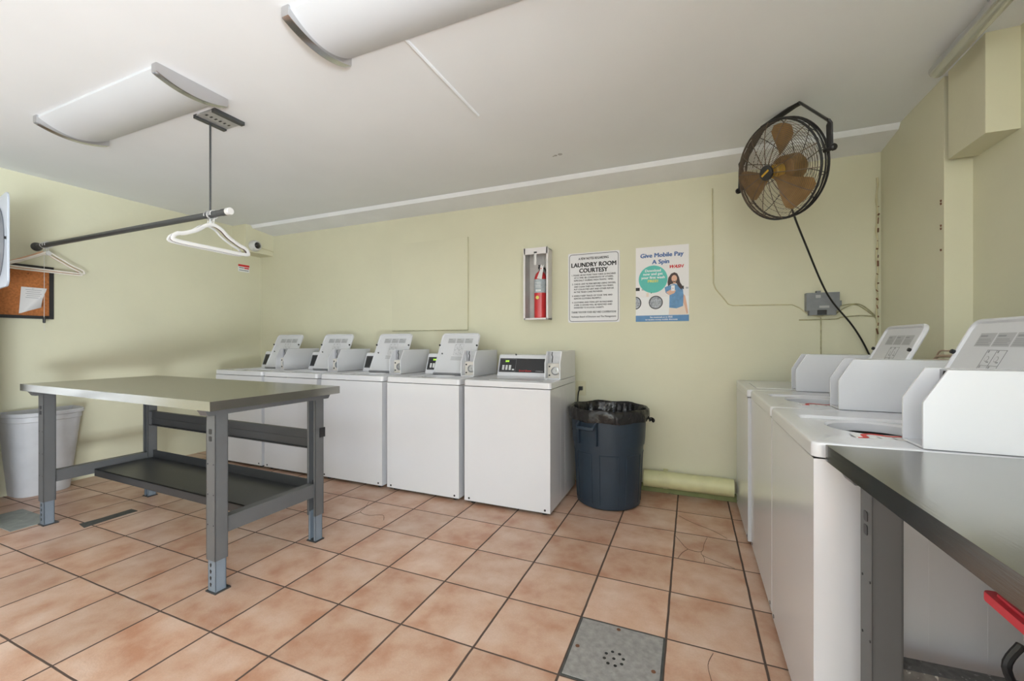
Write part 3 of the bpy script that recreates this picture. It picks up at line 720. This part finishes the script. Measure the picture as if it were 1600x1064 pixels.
# ------------------------------------------------------------------ clothes rail and hangers
RY, RZ = .175, 1.90
t = thing('clothes_rail', 'dark steel clothes rail hung from the ceiling, running out from the left wall', 'clothes rail', (XL, RY, RZ))
mb = MB(); mb.cyl((.004, 0, 0), (2.285, 0, .002), .0175, 20); mb.build('rail', 'rail', t)
mb = MB(); mb.cyl((2.275, 0, .002), (2.308, 0, .002), .0205, 20, bevel=.003); mb.build('end_cap', 'white_plastic', t)
mb = MB(); mb.cyl((2.235, 0, .002), (2.277, 0, .002), .0195, 20); mb.build('end_sleeve', 'rail', t)
mb = MB(); mb.lathe([(.034, 0), (.032, .012), (.022, .03), (.001, .03)], 20, on_wall((.0, 0, 0), (0, 1, 0), (0, 0, 1))); mb.build('wall_flange', 'rail', t)
dx = -1.505 - XL
mb = MB(); mb.cyl((dx, 0, .022), (dx, 0, H - RZ - .012), .0055, 10); mb.build('drop_rod', 'rail', t)
mb = MB(); mb.tube([(dx + .002, .021 * math.cos(2 * PI * i / 16), .021 * math.sin(2 * PI * i / 16)) for i in range(16)], .005, 6, True); mb.cyl((dx, 0, -.045), (dx, 0, -.018), .006, 8); mb.cyl((dx, 0, -.052), (dx, 0, -.040), .011, 6); mb.build('rail_clamp', 'galv', t)
mb = MB(); mb.box(dx + .045, dx + .205 - .045, -.085, .085, H - RZ - .006, H - RZ)
mb.box(dx + .01, dx + .16, -.085, .085, H - RZ - .010, H - RZ - .004)
br = mb.build('ceiling_bracket', 'galv', t)
for x in (dx - .012, dx + .150):
    mb = MB(); mb.box(x, x + .028, -.085, .085, H - RZ - .020, H - RZ, .002); mb.build('channel_strip', 'rail', br)
mb = MB()
for k in range(6): mb.box(dx + .065, dx + .085, -.07 + k * .025, -.061 + k * .025, H - RZ - .0112, H - RZ - .0095)
mb.build('bracket_slot', 'black', br)

def hanger(x, label, group, m, thick=(.0026, .0085), yaw=0., half=.215, dz=0., drop=.185, style='velvet', hook='galv', bar=True):
    t = thing('clothes_hanger', label, 'clothes hanger', (x, RY, RZ), yaw, group)
    mb = MB()
    z0 = -drop; zn = -.062
    if style == 'velvet':
        top = [(-.0, zn), (-.045, zn - .014), (-.09, zn - .05), (-.16, zn - .085), (-half + .02, -drop + .028), (-half, -drop + .008), (-half + .015, -drop - .012), (0, -drop - .014)]
    else:
        top = [(-.0, zn + .004), (-.06, zn - .028), (-.14, zn - .075), (-half + .012, -drop + .02), (-half, -drop + .004), (-half + .014, -drop - .008), (0, -drop - .009)]
    full = top + [(-p[0], p[1]) for p in top[-2:0:-1]]
    mb.tube(curve_pts([(0, p[0], p[1] + dz) for p in full], 5, True), thick, 8, True, flat=(1, 0, 0))
    mb.build('hanger_frame', m, t)
    hk = MB(); r_ = .0232
    pts = [(0, r_ * math.cos(a), r_ * math.sin(a)) for a in [R(q) for q in range(200, -91, -15)]] + [(0, 0, -.045), (0, 0, zn - .006 + dz)]
    hk.tube(pts, .0024, 6); hk.build('hook', hook, t)
    return t
hanger(-1.472, 'thick white hanger, front one of the bunch by the rail\'s free end', 'hangers near the free end of the rail', 'white_plastic', (.0035, .0105), R(3), hook='white_plastic')
hanger(-1.486, 'dark hanger just behind the thick white one by the rail\'s free end', 'hangers near the free end of the rail', 'maroon', (.0025, .009), R(3), .212)
hanger(-1.530, 'slim white hanger, rearmost of the bunch by the rail\'s free end', 'hangers near the free end of the rail', 'white_plastic', (.0025, .007), R(4), .208)
hanger(-3.44, 'slim ivory hanger with a round knob, hanging next to the left wall', 'hangers beside the left wall', 'ivory', (.0042, .0055), R(4), .212, style='wire', hook='white_plastic')
hanger(-3.475, 'slim ivory hanger between the knobbed one and the peach one', 'hangers beside the left wall', 'ivory', (.0042, .0055), R(3), .208, dz=-.012, style='wire', hook='white_plastic')
hanger(-3.515, 'broad peach hanger, rearmost of the bunch next to the left wall', 'hangers beside the left wall', 'peach', (.0035, .008), R(3), .205, dz=.004, style='wire')
o = [x for x in C.objects if x.get('label', '').startswith('slim ivory hanger with a round knob')][0]
mb = MB(); mb.lathe([(.001, -.006), (.016, -.005), (.018, 0), (.016, .005), (.001, .006)], 18, on_wall((.002, 0, -.066), (0, 1, 0), (0, 0, 1))); mb.build('knob', 'white_plastic', o)

# ------------------------------------------------------------------ bulletin board, paper, pull cord, dryer, small things on the left
t = thing('bulletin_board', 'cork bulletin board in a black frame on the left wall, under the hangers', 'bulletin board', (XL, -.08, 1.335))
y0, y1, hh = -.34, .345, .415
mb = MB(); mb.box(.002, .012, y0, y1, .01, hh - .01); mb.build('cork_panel', 'cork', t)
mb = MB(); f = .024
mb.box(.001, .02, y0, y1, 0, f, .003).box(.001, .02, y0, y1, hh - f, hh, .003).box(.001, .02, y0, y0 + f, f, hh - f, .003).box(.001, .02, y1 - f, y1, f, hh - f, .003)
mb.build('frame', 'frame_black', t)
t = thing('notice_paper', 'white printed notice with a curling corner pinned to the cork board', 'notice', (XL + .014, .16, 1.36))
mb = MB(); tt = bmesh.new(); n = 8; g_ = []
for i in range(n + 1):
    row = []
    for j in range(n + 1):
        u, v = i / n, j / n
        k = max(0, (u + (1 - v)) - 1.05)
        row.append(tt.verts.new((.002 + .09 * k * k, -.085 + .14 * u - .05 * k + .012 * v, .012 + .205 * v + .05 * k)))
    g_.append(row)
for i in range(n):
    for j in range(n): tt.faces.new([g_[i][j], g_[i + 1][j], g_[i + 1][j + 1], g_[i][j + 1]])
bmesh.ops.solidify(tt, geom=tt.faces[:], thickness=.0006)
mb._add(tt); pg = mb.build('sheet', 'paper', t)
mb = MB()
for k in range(5): mb.box(.0022, .003, -.05 + .006 * (k % 2), .03 + .008 * ((k + 1) % 2), .196 - k * .015, .199 - k * .015)
mb.build('printed_lines', 'grey_print', pg)
mb = MB(); mb.lathe([(.006, 0), (.006, .006), (.003, .008), (.001, .008)], 10, on_wall((.003, -.01, .207), (0, 1, 0), (0, 0, 1))); mb.build('push_pin', 'white_plastic', t)
t = thing('pull_cord', 'thin white pull cord with dark toggle hanging in front of the cork board', 'pull cord', (-3.50, RY - .005, RZ))
mb = MB(); mb.tube([(0, .023 * math.cos(2 * PI * i / 12), .021 * math.sin(2 * PI * i / 12)) for i in range(12)], .0018, 5, True); mb.tube([(0, .002, -.02), (0, .003, -.3), (0, .002, -.555)], .0016, 6); mb.tube([(0, .002, -.60), (0, .004, -.66)], .0014, 6); mb.build('string', 'white_plastic', t)
mb = MB(); mb.cyl((0, .002, -.60), (0, .002, -.555), .008, 10, bevel=.003); mb.build('toggle', 'black', t)

t = thing('tumble_dryer', 'tumble dryer with open pale grey door and oval window at the left edge', 'tumble dryer', (XL, -.60, 0))
mb = MB(); mb.box(.03, .70, -.35, .33, .03, 2.02, .01); mb.build('cabinet', 'enamel', t)
for z0 in (.28, 1.40):
    mb = MB(); mb.lathe([(.21, 0), (.21, .012), (.18, .014), (.175, -.05), (.001, -.05)], 36, on_wall((.70, -.02, z0 + .31), (0, 1, 0), (0, 0, 1))); mb.build('drum_opening', 'dryer_grey', t)
for x in (.08, .64):
    for y in (-.3, .28):
        mb = MB(); mb.cyl((x, y, 0), (x, y, .035), .022, 10); mb.build('foot', 'black', t)
mb = MB(); mb.box(.695, .712, -.32, .30, 1.04, 1.18, .004); mb.build('control_panel', 'dryer_grey', t)
dm = on_wall((.715, .338, 1.468), (1, -.155, 0), (0, 0, 1))
mb = MB(); mb.prism(rrect(0, .515, 0, .53, .045, 6), 'z', .0, .010, .003).prism(rrect(.03, .20, .06, .47, .06, 6), 'z', -.030, .001, .01); dr = mb.build('door', 'dryer_panel', t, mtx=dm)
mb = MB(); mb.tube([(0.255 + .172 * math.cos(2 * PI * i / 48), .265 + .195 * math.sin(2 * PI * i / 48), .014) for i in range(48)], (.016, .022), 8, True, flat=(0, 0, 1)); mb.build('window_gasket', 'dryer_grey', dr)
mb = MB(); mb.lathe([(.165, .012), (.15, .022), (.1, .03), (.001, .034)], 36, Matrix.Translation((.2575, .265, 0))); mb.build('window_glass', 'dryer_glass', dr)
mb = MB(); mb.box(.490, .503, .262, .276, .012, .02, .002); mb.build('latch', 'black', dr)
for z in (.10, .43):
    mb = MB(); mb.box(-.014, .03, z - .03, z + .03, -.02, .016, .004); mb.build('hinge', 'galv', dr)

t = thing('security_camera', 'white dome security camera with dark lens, high in the left back corner', 'security camera', (-3.4085, 1.80, 2.225))
mb = MB(); mm = on_wall((0, 0, 0), (0, 1, 0), (0, 0, 1))
mb.lathe([(.060, 0), (.062, .012), (.060, .035), (.052, .058), (.036, .066)], 32, mm); mb.build('housing', 'white_plastic', t)
mb = MB(); ld_ = Vector((.75, -.55, -.2)).normalized(); mb.lathe([(.037 * math.cos(R(a)), .037 * math.sin(R(a))) for a in range(-30, 90, 10)] + [(.001, .037)], 26, on_wall(Vector((.046, 0, 0)) - Vector((0, 0, 0)), (0, 1, 0), (0, 0, 1))); mb.build('lens_dome', 'dome', t)
mb = MB(); mb.tube([(.004, .06, -.005), (.004, .15, -.010), (.004, .242, -.022)], .004, 6); mb.build('cable', 'cable_paint', t)
t = thing('wall_sticker', 'small red and white sticker on the left wall below the dome camera', 'sticker', (XL, 1.84, 1.955))
mb = MB(); mb.box(0, .001, -.065, .065, 0, .06); mb.mi = 1; mb.box(.0005, .0015, -.065, .065, .058, .082, .0); mb.box(.0008, .0018, .005, .06, .036, .052)
mb.mi = 2; mb.box(.0008, .0018, -.055, .0, .038, .050); mb.box(.0008, .0018, -.055, .055, .012, .022); mb.build('sticker_face', ['white_print', 'red_print', 'grey_print'], t)

# ------------------------------------------------------------------ back wall
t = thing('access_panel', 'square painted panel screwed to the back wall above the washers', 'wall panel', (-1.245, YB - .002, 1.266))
mb = MB(); mb.box(-.433, .433, -.018, 0, 0, .862, .003); mb.build('panel_board', 'wall', t)
mb = MB(); mb.box(-.438, .431, -.008, -.001, -.005, .865, .001); mb.build('edge_gap', 'cable_dark', t)  # dark plate standing in for the shadow line along the panel edges

t = thing('extinguisher_cabinet', 'open white wall cabinet holding the red fire extinguisher', 'wall cabinet', (-.105, YB - .002, 1.345))
d = .122; hw = .104; hh = .595
mb = MB(); mb.box(-hw, -hw + .006, -d, 0, 0, hh).box(hw - .006, hw, -d, 0, 0, hh).box(-hw, hw, -d, 0, 0, .006).box(-hw, hw, -d, 0, hh - .006, hh)
mb.box(-hw - .006, -hw + .010, -d - .004, -d, -.004, hh + .004).box(hw - .010, hw + .006, -d - .004, -d, -.004, hh + .004).box(-hw, hw, -d - .004, -d, hh - .05, hh + .004).box(-hw, hw, -d - .004, -d, -.004, .010)
mb.build('case', 'cab_white', t)
mb = MB(); mb.box(-hw + .006, hw - .006, -.006, -.001, .006, hh - .006).box(-hw + .006, -hw + .0085, -d, -.002, .006, hh - .006).box(hw - .0085, hw - .006, -d, -.002, .006, hh - .006); mb.build('back_panel', 'cab_in', t)
mb = MB(); mb.box(-.015, .008, -d - .002, -d + .006, hh - .14, hh - .045, .002); mb.build('breaker_bar', 'white_plastic', t)
mb = MB(); mb.box(-.014, .012, -d - .008, -d - .003, hh - .042, hh - .030, .001); mb.build('catch', 'black', t)
t = thing('fire_extinguisher', 'red fire extinguisher with a hanging white tag, standing inside the wall cabinet', 'fire extinguisher', (-.083, YB - .063, 1.352))
mb = MB(); mb.lathe([(.001, .0), (.046, 0), (.053, .008), (.054, .30), (.052, .345), (.040, .380), (.020, .400), (.016, .405), (.001, .405)], 32); body = mb.build('cylinder', 'ext_red', t)
mb = MB(); mb.lathe([(.0546, .215), (.0548, .217), (.0548, .328), (.0532, .330)], 32); lb = mb.build('label_band', 'ext_label', body)
mb = MB()
for k in range(4): mb.box(-.030, .020, -.0556, -.0530, .298 - k * .013, .302 - k * .013)
for k in range(3): mb.box(-.024 + k * .016, -.013 + k * .016, -.0556, -.0530, .226, .242)
mb.build('label_print', 'white_print', lb)
mb = MB(); mb.lathe([(.001, .0), (.015, 0), (.014, .0015), (.001, .0015)], 18, on_wall((-.010, -.0538, .175), (1, 0, 0), (0, 0, 1))); mb.build('round_sticker', 'p_yellow', body)
mb = MB(); mb.cyl((0, 0, .39), (0, 0, .425), .013, 14); mb.box(-.012, .012, -.03, .03, .42, .44, .004); mb.build('valve', 'black', t)
mb = MB(); mb.prism([(-.045, .44), (.038, .452), (.04, .458), (-.035, .450)], 'x', -.007, .007, .001); mb.prism([(-.035, .428), (.038, .410), (.04, .416), (-.035, .436)], 'x', -.006, .006, .001); mb.build('handle', 'black', t)
mb = MB(); mb.tube(curve_pts([(.012, 0, .425), (.040, -.005, .42), (.060, -.008, .36), (.062, -.008, .25), (.062, -.010, .18)], 5), .007, 8); mb.build('hose', 'black', t)
mb = MB(); mb.prism([(-.012, .335), (.030, .325), (.045, .42), (.048, .445), (.036, .435), (.030, .45), (.018, .44), (.014, .40)], 'y', -.058, -.0565)
mb.mi = 1; mb.cyl((.024, -.0575, .415), (.024, -.0590, .415), .005, 10); mb.build('inspection_tag', ['paper', 'red_print'], t)

# courtesy sign
t = thing('courtesy_sign', 'white sign with black rounded border listing laundry room courtesy rules', 'sign', (.355, YB, 1.315))
mb = MB(); mb.prism(rrect(-.213, .213, 0, .578, .012, 4), 'y', -.004, 0, .0006)
sg = mb.build('sign_board', 'sign', t)
mb = MB(); o1 = rrect(-.203, .203, .008, .568, .024, 6); o2 = rrect(-.199, .199, .012, .564, .020, 6); tt = bmesh.new()
A = [tt.verts.new((p[0], -.0048, p[1])) for p in o1]; B = [tt.verts.new((p[0], -.0048, p[1])) for p in o2]
for i in range(len(A)): tt.faces.new([A[i], A[(i + 1) % len(A)], B[(i + 1) % len(B)], B[i]])
mb._add(tt); mb.build('border_line', 'black_print', sg)
mb = MB()
def put(body, width, size, x, z, bold=0., y=-.005, left=False, shear=0.):
    me = fit_text(body, width, size, bold, shear)
    mb.mesh(me, on_wall((x + (width / 2 if left else 0), y, z), (1, 0, 0), (0, 0, 1))); bpy.data.meshes.remove(me)
put('A FEW NOTES REGARDING', .25, .028, 0, .520, .0010)
mb.build('heading', 'black_print', sg); mb = MB()
put('LAUNDRY ROOM', .372, .050, 0, .461, .0024)
put('COURTESY', .238, .050, 0, .414, .0024)
mb.build('title', 'black_print', sg); mb = MB()
L = [('1. PLEASE USE NO MORE THAN THREE (3) MACHINES', .362, -.180, .388), ('AT A TIME. BE CONSIDERATE OF OTHERS,', .325, -.162, .366), ('ESPECIALLY DURING HIGH-TRAFFIC TIMES.', .325, -.162, .344),
     ('2. CHECK LINT FILTERS BEFORE USING DRYERS,', .362, -.180, .314), ('AND CLEAN THEM OUT WHEN YOU FINISH.', .325, -.162, .292), ('PUT COLLECTED LINT AND OTHER REFUSE', .328, -.162, .270), ('IN THE TRASH CANS PROVIDED.', .24, -.162, .248),
     ('3. KINDLY KEEP TRACK OF YOUR TIME AND', .335, -.180, .216), ('REMOVE CLOTHING PROMPTLY.', .23, -.162, .194),
     ('4. CLOTHING AND ITEMS LEFT IN MACHINES', .335, -.180, .162), ('OVER 12 HOURS WILL BE REMOVED AND', .315, -.162, .140), ('DONATED TO A LOCAL CHARITY.', .25, -.162, .118)]
for b_, w, x, z in L: put(b_, w, .0175, x, z, .0006, left=True)
mb.build('rules_text', 'black_print', sg); mb = MB()
put('THANK YOU FOR YOUR HELP AND COOPERATION!', .368, .022, 0, .078, .0007)
put('Parkways Board of Directors and The Management', .368, .019, 0, .042, .0006)
mb.build('footer_text', 'black_print', sg)

# mobile pay poster
t = thing('poster', 'white mobile payment poster with teal circle and a woman in blue', 'poster', (.886, YB, 1.313))
pw, ph = .388, .583
mb = MB(); mb.box(-pw / 2, pw / 2, -.0025, 0, 0, ph); pb = mb.build('poster_sheet', 'poster', t)
mb = MB(); mats = ['p_navy', 'p_teal', 'white_print', 'p_yellow', 'red_print', 'p_blue', 'p_hair', 'p_skin', 'p_shirt', 'p_cream', 'p_drum', 'black_print', 'pale_print']
mi = {m: i for i, m in enumerate(mats)}
def flat(pts, m, y): mb.mi = mi[m]; mb.poly([(p[0] - pw / 2, -.0025 - y, p[1]) for p in pts])
def disc(cx, cz, r_, m, y, n=40, rz=None): flat([(cx + r_ * math.cos(2 * PI * i / n), cz + (rz or r_) * math.sin(2 * PI * i / n)) for i in range(n)], m, y)
def ptext(b_, w, sz, x, z, m, bold, y=.0012, shear=0.):
    mb.mi = mi[m]; put(b_, w, sz, x - pw / 2, z, bold, -.0025 - y, shear=shear)
ptext('Give Mobile Pay', .318, .046, .193, .500, 'p_navy', .0022); ptext('A Spin', .128, .046, .185, .448, 'p_navy', .0022)
ptext('WASH', .102, .034, .302, .408, 'red_print', .002, shear=.35)
flat([(0, .190), (pw, .190), (pw, .048), (0, .048)], 'poster' if False else 'white_print', .0003)
for x0, x1 in ((0, .03), (.335, .352)): flat([(x0, .243), (x1, .243), (x1, .268), (x0, .268)], 'black_print', .0005)
for x0, x1 in ((.045, .062), (.365, .384)): flat([(x0, .245), (x1, .245), (x1, .258), (x0, .258)], 'pale_print', .0005)
disc(.129, .330, .107, 'p_teal', .0006, 48)
ptext('Download', .118, .028, .129, .388, 'white_print', .001); ptext('now and get', .145, .028, .129, .362, 'white_print', .001); ptext('your first wash', .175, .028, .129, .334, 'white_print', .001); ptext('FREE!', .078, .028, .129, .306, 'p_yellow', .0014)
disc(.150, .148, .052, 'black_print', .0005); disc(.150, .148, .045, 'p_drum', .0007)
half = [(0, .148 + .050)] + [(.042 * math.sin(PI * i / 16), .148 + .050 * math.cos(PI * i / 16)) for i in range(17)] + [(0, .098)]
flat(half[1:], 'black_print', .0005); flat([(p[0] * .82, .148 + (p[1] - .148) * .86) for p in half[1:]], 'p_drum', .0007)
flat([(.080, .195), (.098, .195), (.098, .225), (.080, .225)], 'p_cream', .0005); disc(.117, .223, .004, 'black_print', .0006, 12)
# printed woman
flat([(.245, .05), (.385, .05), (.375, .10), (.352, .135), (.25, .12)], 'p_cream', .0006)
flat([(.338, .22), (.362, .19), (.375, .12), (.382, .06), (.372, .055), (.356, .12), (.340, .16)], 'p_skin', .0008)
flat([(.248, .105), (.30, .098), (.347, .115), (.350, .20), (.345, .245), (.32, .275), (.285, .285), (.24, .272), (.215, .262), (.222, .22), (.25, .20)], 'p_shirt', .0009)
flat([(.24, .27), (.236, .30), (.242, .335), (.262, .365), (.285, .374), (.305, .364), (.318, .335), (.326, .295), (.345, .262), (.335, .238), (.315, .262), (.30, .29), (.262, .285)], 'p_hair', .0011)
disc(.284, .326, .020, 'p_skin', .0013, 24, .027)
flat([(.276, .290), (.294, .290), (.296, .306), (.274, .306)], 'p_skin', .0013)
flat([(.278, .312), (.291, .314), (.287, .308), (.282, .308)], 'white_print', .0015)
flat([(.225, .225), (.25, .20), (.285, .215), (.295, .235), (.275, .252), (.25, .238)], 'p_skin', .0013)
flat(rrect(.262, .288, .232, .275, .004, 3), 'white_print', .0015); disc(.275, .252, .003, 'red_print', .0017, 10)
flat([(0, 0), (pw, 0), (pw, .048), (0, .048)], 'p_blue', .0009)
ptext('See meetwash.co to FREE', .165, .018, .19, .028, 'white_print', .0004, .0014); ptext('to receive money mobile discounts', .235, .017, .19, .010, 'white_print', .0004, .0014)
mb.build('printed_picture', mats, pb)

t = thing('junction_box', 'grey plastic junction box on the back wall near the right corner', 'junction box', (1.905, YB, 1.335))
mb = MB(); mb.box(-.092, .092, -.055, 0, .03, .150, .008); mb.box(-.075, .075, -.05, 0, 0, .032, .004); bx = mb.build('case', 'box_grey', t)
mb = MB(); mb.box(-.03, .02, -.058, -.05, .002, .034); mb.build('port', 'black', bx)
mb = MB(); mb.box(-.04, -.012, -.0565, -.054, .115, .135).box(-.02, .035, -.0565, -.054, .048, .062); mb.build('sticker', 'pale_print', bx)
for bb in ((.09, .108, -.035, -.005, .06, .095), (-.03, -.005, -.03, 0, .148, .165)):
    mb = MB(); mb.box(*bb, .003); mb.build('lug', 'box_grey', t)
t = thing('wall_cable', 'thin painted cable looping down the back wall into the grey junction box', 'cable', (1.24, YB, 1.4))
mb = MB(); o_ = Vector((1.24, YB, 1.4))
mb.tube([Vector(p) - o_ for p in ((1.239, 2.041, 2.29), (1.246, 2.041, 1.59), (1.262, 2.041, 1.545), (1.345, 2.041, 1.432), (1.375, 2.041, 1.42), (1.74, 2.041, 1.414), (1.785, 2.041, 1.39), (1.83, 2.038, 1.345), (1.90, 2.036, 1.325), (1.93, 2.036, 1.34))], .0042, 6); mb.build('cable_run', 'cable_paint', t)
t = thing('wall_cable', 'dirty cables leading from the junction box to the right corner and down', 'cable', (2.1, YB, 1.36))
mb = MB(); o_ = Vector((2.1, YB, 1.36))
for p in ([(1.98, 2.036, 1.375), (2.03, 2.039, 1.40), (2.11, 2.039, 1.405), (2.16, 2.039, 1.37), (2.205, 2.039, 1.315)], [(1.98, 2.036, 1.335), (2.04, 2.039, 1.385), (2.10, 2.039, 1.40), (2.17, 2.039, 1.345), (2.21, 2.039, 1.30)],
          [(1.78, 2.040, 1.306), (1.98, 2.040, 1.308), (2.02, 2.040, 1.32), (2.12, 2.040, 1.328), (2.20, 2.040, 1.32)], [(1.906, 2.041, 1.32), (1.906, 2.041, 1.02)]):
    mb.tube(curve_pts([Vector(q) - o_ for q in p], 5), .0036, 6)
mb.build('cable_run', 'cable_dark', t)
t = thing('corner_cable', 'crusty painted cable running down the right back corner of the room', 'cable', (2.19, YB, 1.6))
mb = MB()
pts = [(.016 + .004 * math.sin(k * 1.7), -.012 - .003 * math.cos(k * 2.1), .62 - k * .05) for k in range(24)]
mb.tube(pts, .0055, 7, rs=[1 + .35 * math.sin(k * 2.9) for k in range(24)])
mb.mi = 1
for k in range(16): mb.cyl((.018 + random.uniform(-.01, .01), -.019, .45 - k * .055 + random.uniform(-.02, .02)), (.018, -.021, .43 - k * .055), .003 + .002 * (k % 2), 6)
mb.build('cable_run', ['cable_paint', 'rust'], t)
t = thing('wall_outlet', 'ivory wall outlet with black plug and cord, above the blue trash can', 'wall outlet', (.252, YB, .77))
mb = MB(); mb.box(-.04, .04, -.006, 0, -.06, .06, .002); mb.build('cover_plate', 'outlet', t)
mb = MB(); mb.box(-.012, .016, -.04, -.005, -.014, .016, .005); mb.tube(curve_pts([(.0, -.035, -.004), (-.012, -.042, -.03), (-.018, -.04, -.09), (-.022, -.03, -.2), (-.03, -.02, -.35)], 5), .005, 7); mb.build('plug', 'black', t)
t = thing('drain_pipe', 'fat yellow-green painted pipe along the foot of the back wall', 'pipe', (1.2, YB, .11))
mb = MB(); mb.cyl((-.44, -.066, 0), (.176, -.066, 0), .062, 28); mb.build('pipe_body', 'pipe_paint', t)
mb = MB(); mb.box(.22, .25, -.132, 0, -.07, .066, .003).box(-.3, -.27, -.06, 0, -.07, .066, .003); mb.build('pipe_strap', 'pipe_paint', t)

# hoses behind the right washers
t = thing('washer_hose', 'beige hoses curling up behind the right-hand washers against the wall', 'hose', (2.16, 1.18, 1.0))
mb = MB()
for k, (dx_, hz) in enumerate(((0, .07), (.02, .09), (.03, .115))):
    mb.tube(curve_pts([(dx_, .16, -.25), (dx_, .13, -.02), (dx_, .08, hz - .015), (dx_, 0, hz), (dx_, -.12, hz - .01), (dx_, -.20, hz - .10), (dx_, -.21, -.25)], 6), .007 if k < 2 else .004, 8)
mb.build('hose_run', 'hose', t)

# ------------------------------------------------------------------ floor plates and cracks
t = thing('floor_plate', 'square grey steel floor plate with a ring of drain holes', 'floor plate', (.8375, .1675, 0))
mb = MB(); mb.box(-.158, .158, -.158, .158, -.004, .003, .001); mb.build('plate', 'plate', t)
mb = MB(); mb.box(-.166, .166, -.166, .166, -.004, .0012); mb.build('plate_rim', 'strip_dark', t)
mb = MB()
for k in range(8): mb.cyl((-.002 + .034 * math.cos(k * PI / 4 + .3), -.022 + .034 * math.sin(k * PI / 4 + .3), .002), (-.002 + .034 * math.cos(k * PI / 4 + .3), -.022 + .034 * math.sin(k * PI / 4 + .3), .0036), .0062, 10)
mb.cyl((-.002, -.022, .002), (-.002, -.022, .0036), .006, 10)
mb.build('drain_hole', 'black', t)
for x, y in ((-.010, .142), (-.140, -.01), (.136, -.03)):
    mb = MB(); mb.cyl((x, y, .002), (x, y, .0042), .008, 10); mb.build('screw', 'rust', t)
t = thing('floor_plate', 'greenish grey metal floor plate at the left edge, by the work table\'s leg', 'floor plate', (-2.93, -.14, 0))
mb = MB(); mb.box(-.22, .215, -.105, .085, -.004, .004, .001); mb.build('plate', 'plate_green', t)
mb = MB(); mb.cyl((.185, .05, .003), (.185, .05, .006), .012, 10); mb.build('screw', 'strip_dark', t)
t = thing('floor_strip', 'dark metal strip let into the tiles below the left work table', 'floor strip', (-2.43, .075, 0))
mb = MB(); mb.prism([(-.045, -.10), (.055, -.115), (.045, .02), (.045, .165), (-.03, .165), (-.03, 0)], 'z', -.004, .003, .0008); mb.build('strip', 'strip_dark', t)
fl = bpy.data.objects['floor']
mb = MB()
for p in ([(1.008, 1.282), (1.04, 1.21), (1.079, 1.135), (1.147, 1.133), (1.163, 1.235), (1.182, 1.329)], [(1.147, 1.133), (1.153, 1.09), (1.22, 1.05), (1.30, 1.01)], [(1.079, 1.135), (1.05, 1.08), (1.03, 1.01)], [(1.153, 1.09), (1.16, 1.05), (1.157, 1.01)], [(1.02, 1.60), (1.10, 1.52), (1.22, 1.44), (1.29, 1.36)],
          [(-1.05, .99), (-1.0, .90), (-.97, .82), (-.88, .80), (-.80, .84), (-.74, .78)], [(-.97, .82), (-.99, .74), (-1.0, .68)], [(1.17, .32), (1.15, .25), (1.16, .17)], [(-2.65, -.55), (-2.6, -.62), (-2.62, -.70)]):
    mb.tube(curve_pts([(x, y, .0002) for x, y in p], 4), (.0012, .0012), 4)
ck = mb.build('tile_crack', 'crack', fl); ck['kind'] = 'structure'

# ------------------------------------------------------------------ doorway daylight, plus added ceiling bounce and window fill
def area(name, loc, rot, sx, sy, power, col):
    L = bpy.data.lights.new(name, 'AREA'); L.shape = 'RECTANGLE'; L.size = sx; L.size_y = sy; L.energy = power; L.color = col
    o = bpy.data.objects.new(name, L); C.objects.link(o); o.location = loc; o.rotation_euler = rot; return o
area('daylight_door', (XR2 + .14, -2.775, 1.1), (R(90), 0, R(90)), 1.4, 2.1, 72, (.86, .94, 1.))
# up-tilted lamp added to brighten the ceiling, as if bounced off pavement
area('pavement_bounce', (XR2 + .75, -2.775, .06), (R(132), 0, R(90)), 1.5, 1.2, 640, (.86, .94, 1.))
area('daylight_window', (-2.2, YN - .13, 1.55), (R(97), 0, 0), 1.9, 1.2, 20, (.86, .94, 1.))  # fill lamp at an added window, brightens the left side
area('daylight_window', (.7, YN - .13, 1.55), (R(97), 0, 0), 1.9, 1.2, 20, (.86, .94, 1.))  # fill lamp at the other added window, for faces turned this way
w = bpy.data.worlds.new('World'); bpy.context.scene.world = w; w.use_nodes = True
w.node_tree.nodes['Background'].inputs['Color'].default_value = (.85, .92, 1, 1); w.node_tree.nodes['Background'].inputs['Strength'].default_value = .6

# ------------------------------------------------------------------ camera
cam = bpy.data.cameras.new('camera'); co = bpy.data.objects.new('camera', cam); C.objects.link(co)
cam.sensor_width = 36; cam.lens = 659.05 / 1600 * 36; cam.shift_y = 1.4 / 1600; cam.clip_start = .02
co.location = (1.0943, -1.4133, 1.1584); co.rotation_euler = (R(90), 0, R(22.997))
sc = bpy.context.scene; sc.camera = co
sc.view_settings.view_transform = 'Standard'; sc.view_settings.look = 'None'; sc.view_settings.gamma = 1; sc.view_settings.exposure = .24; sc.view_settings.use_curve_mapping = False
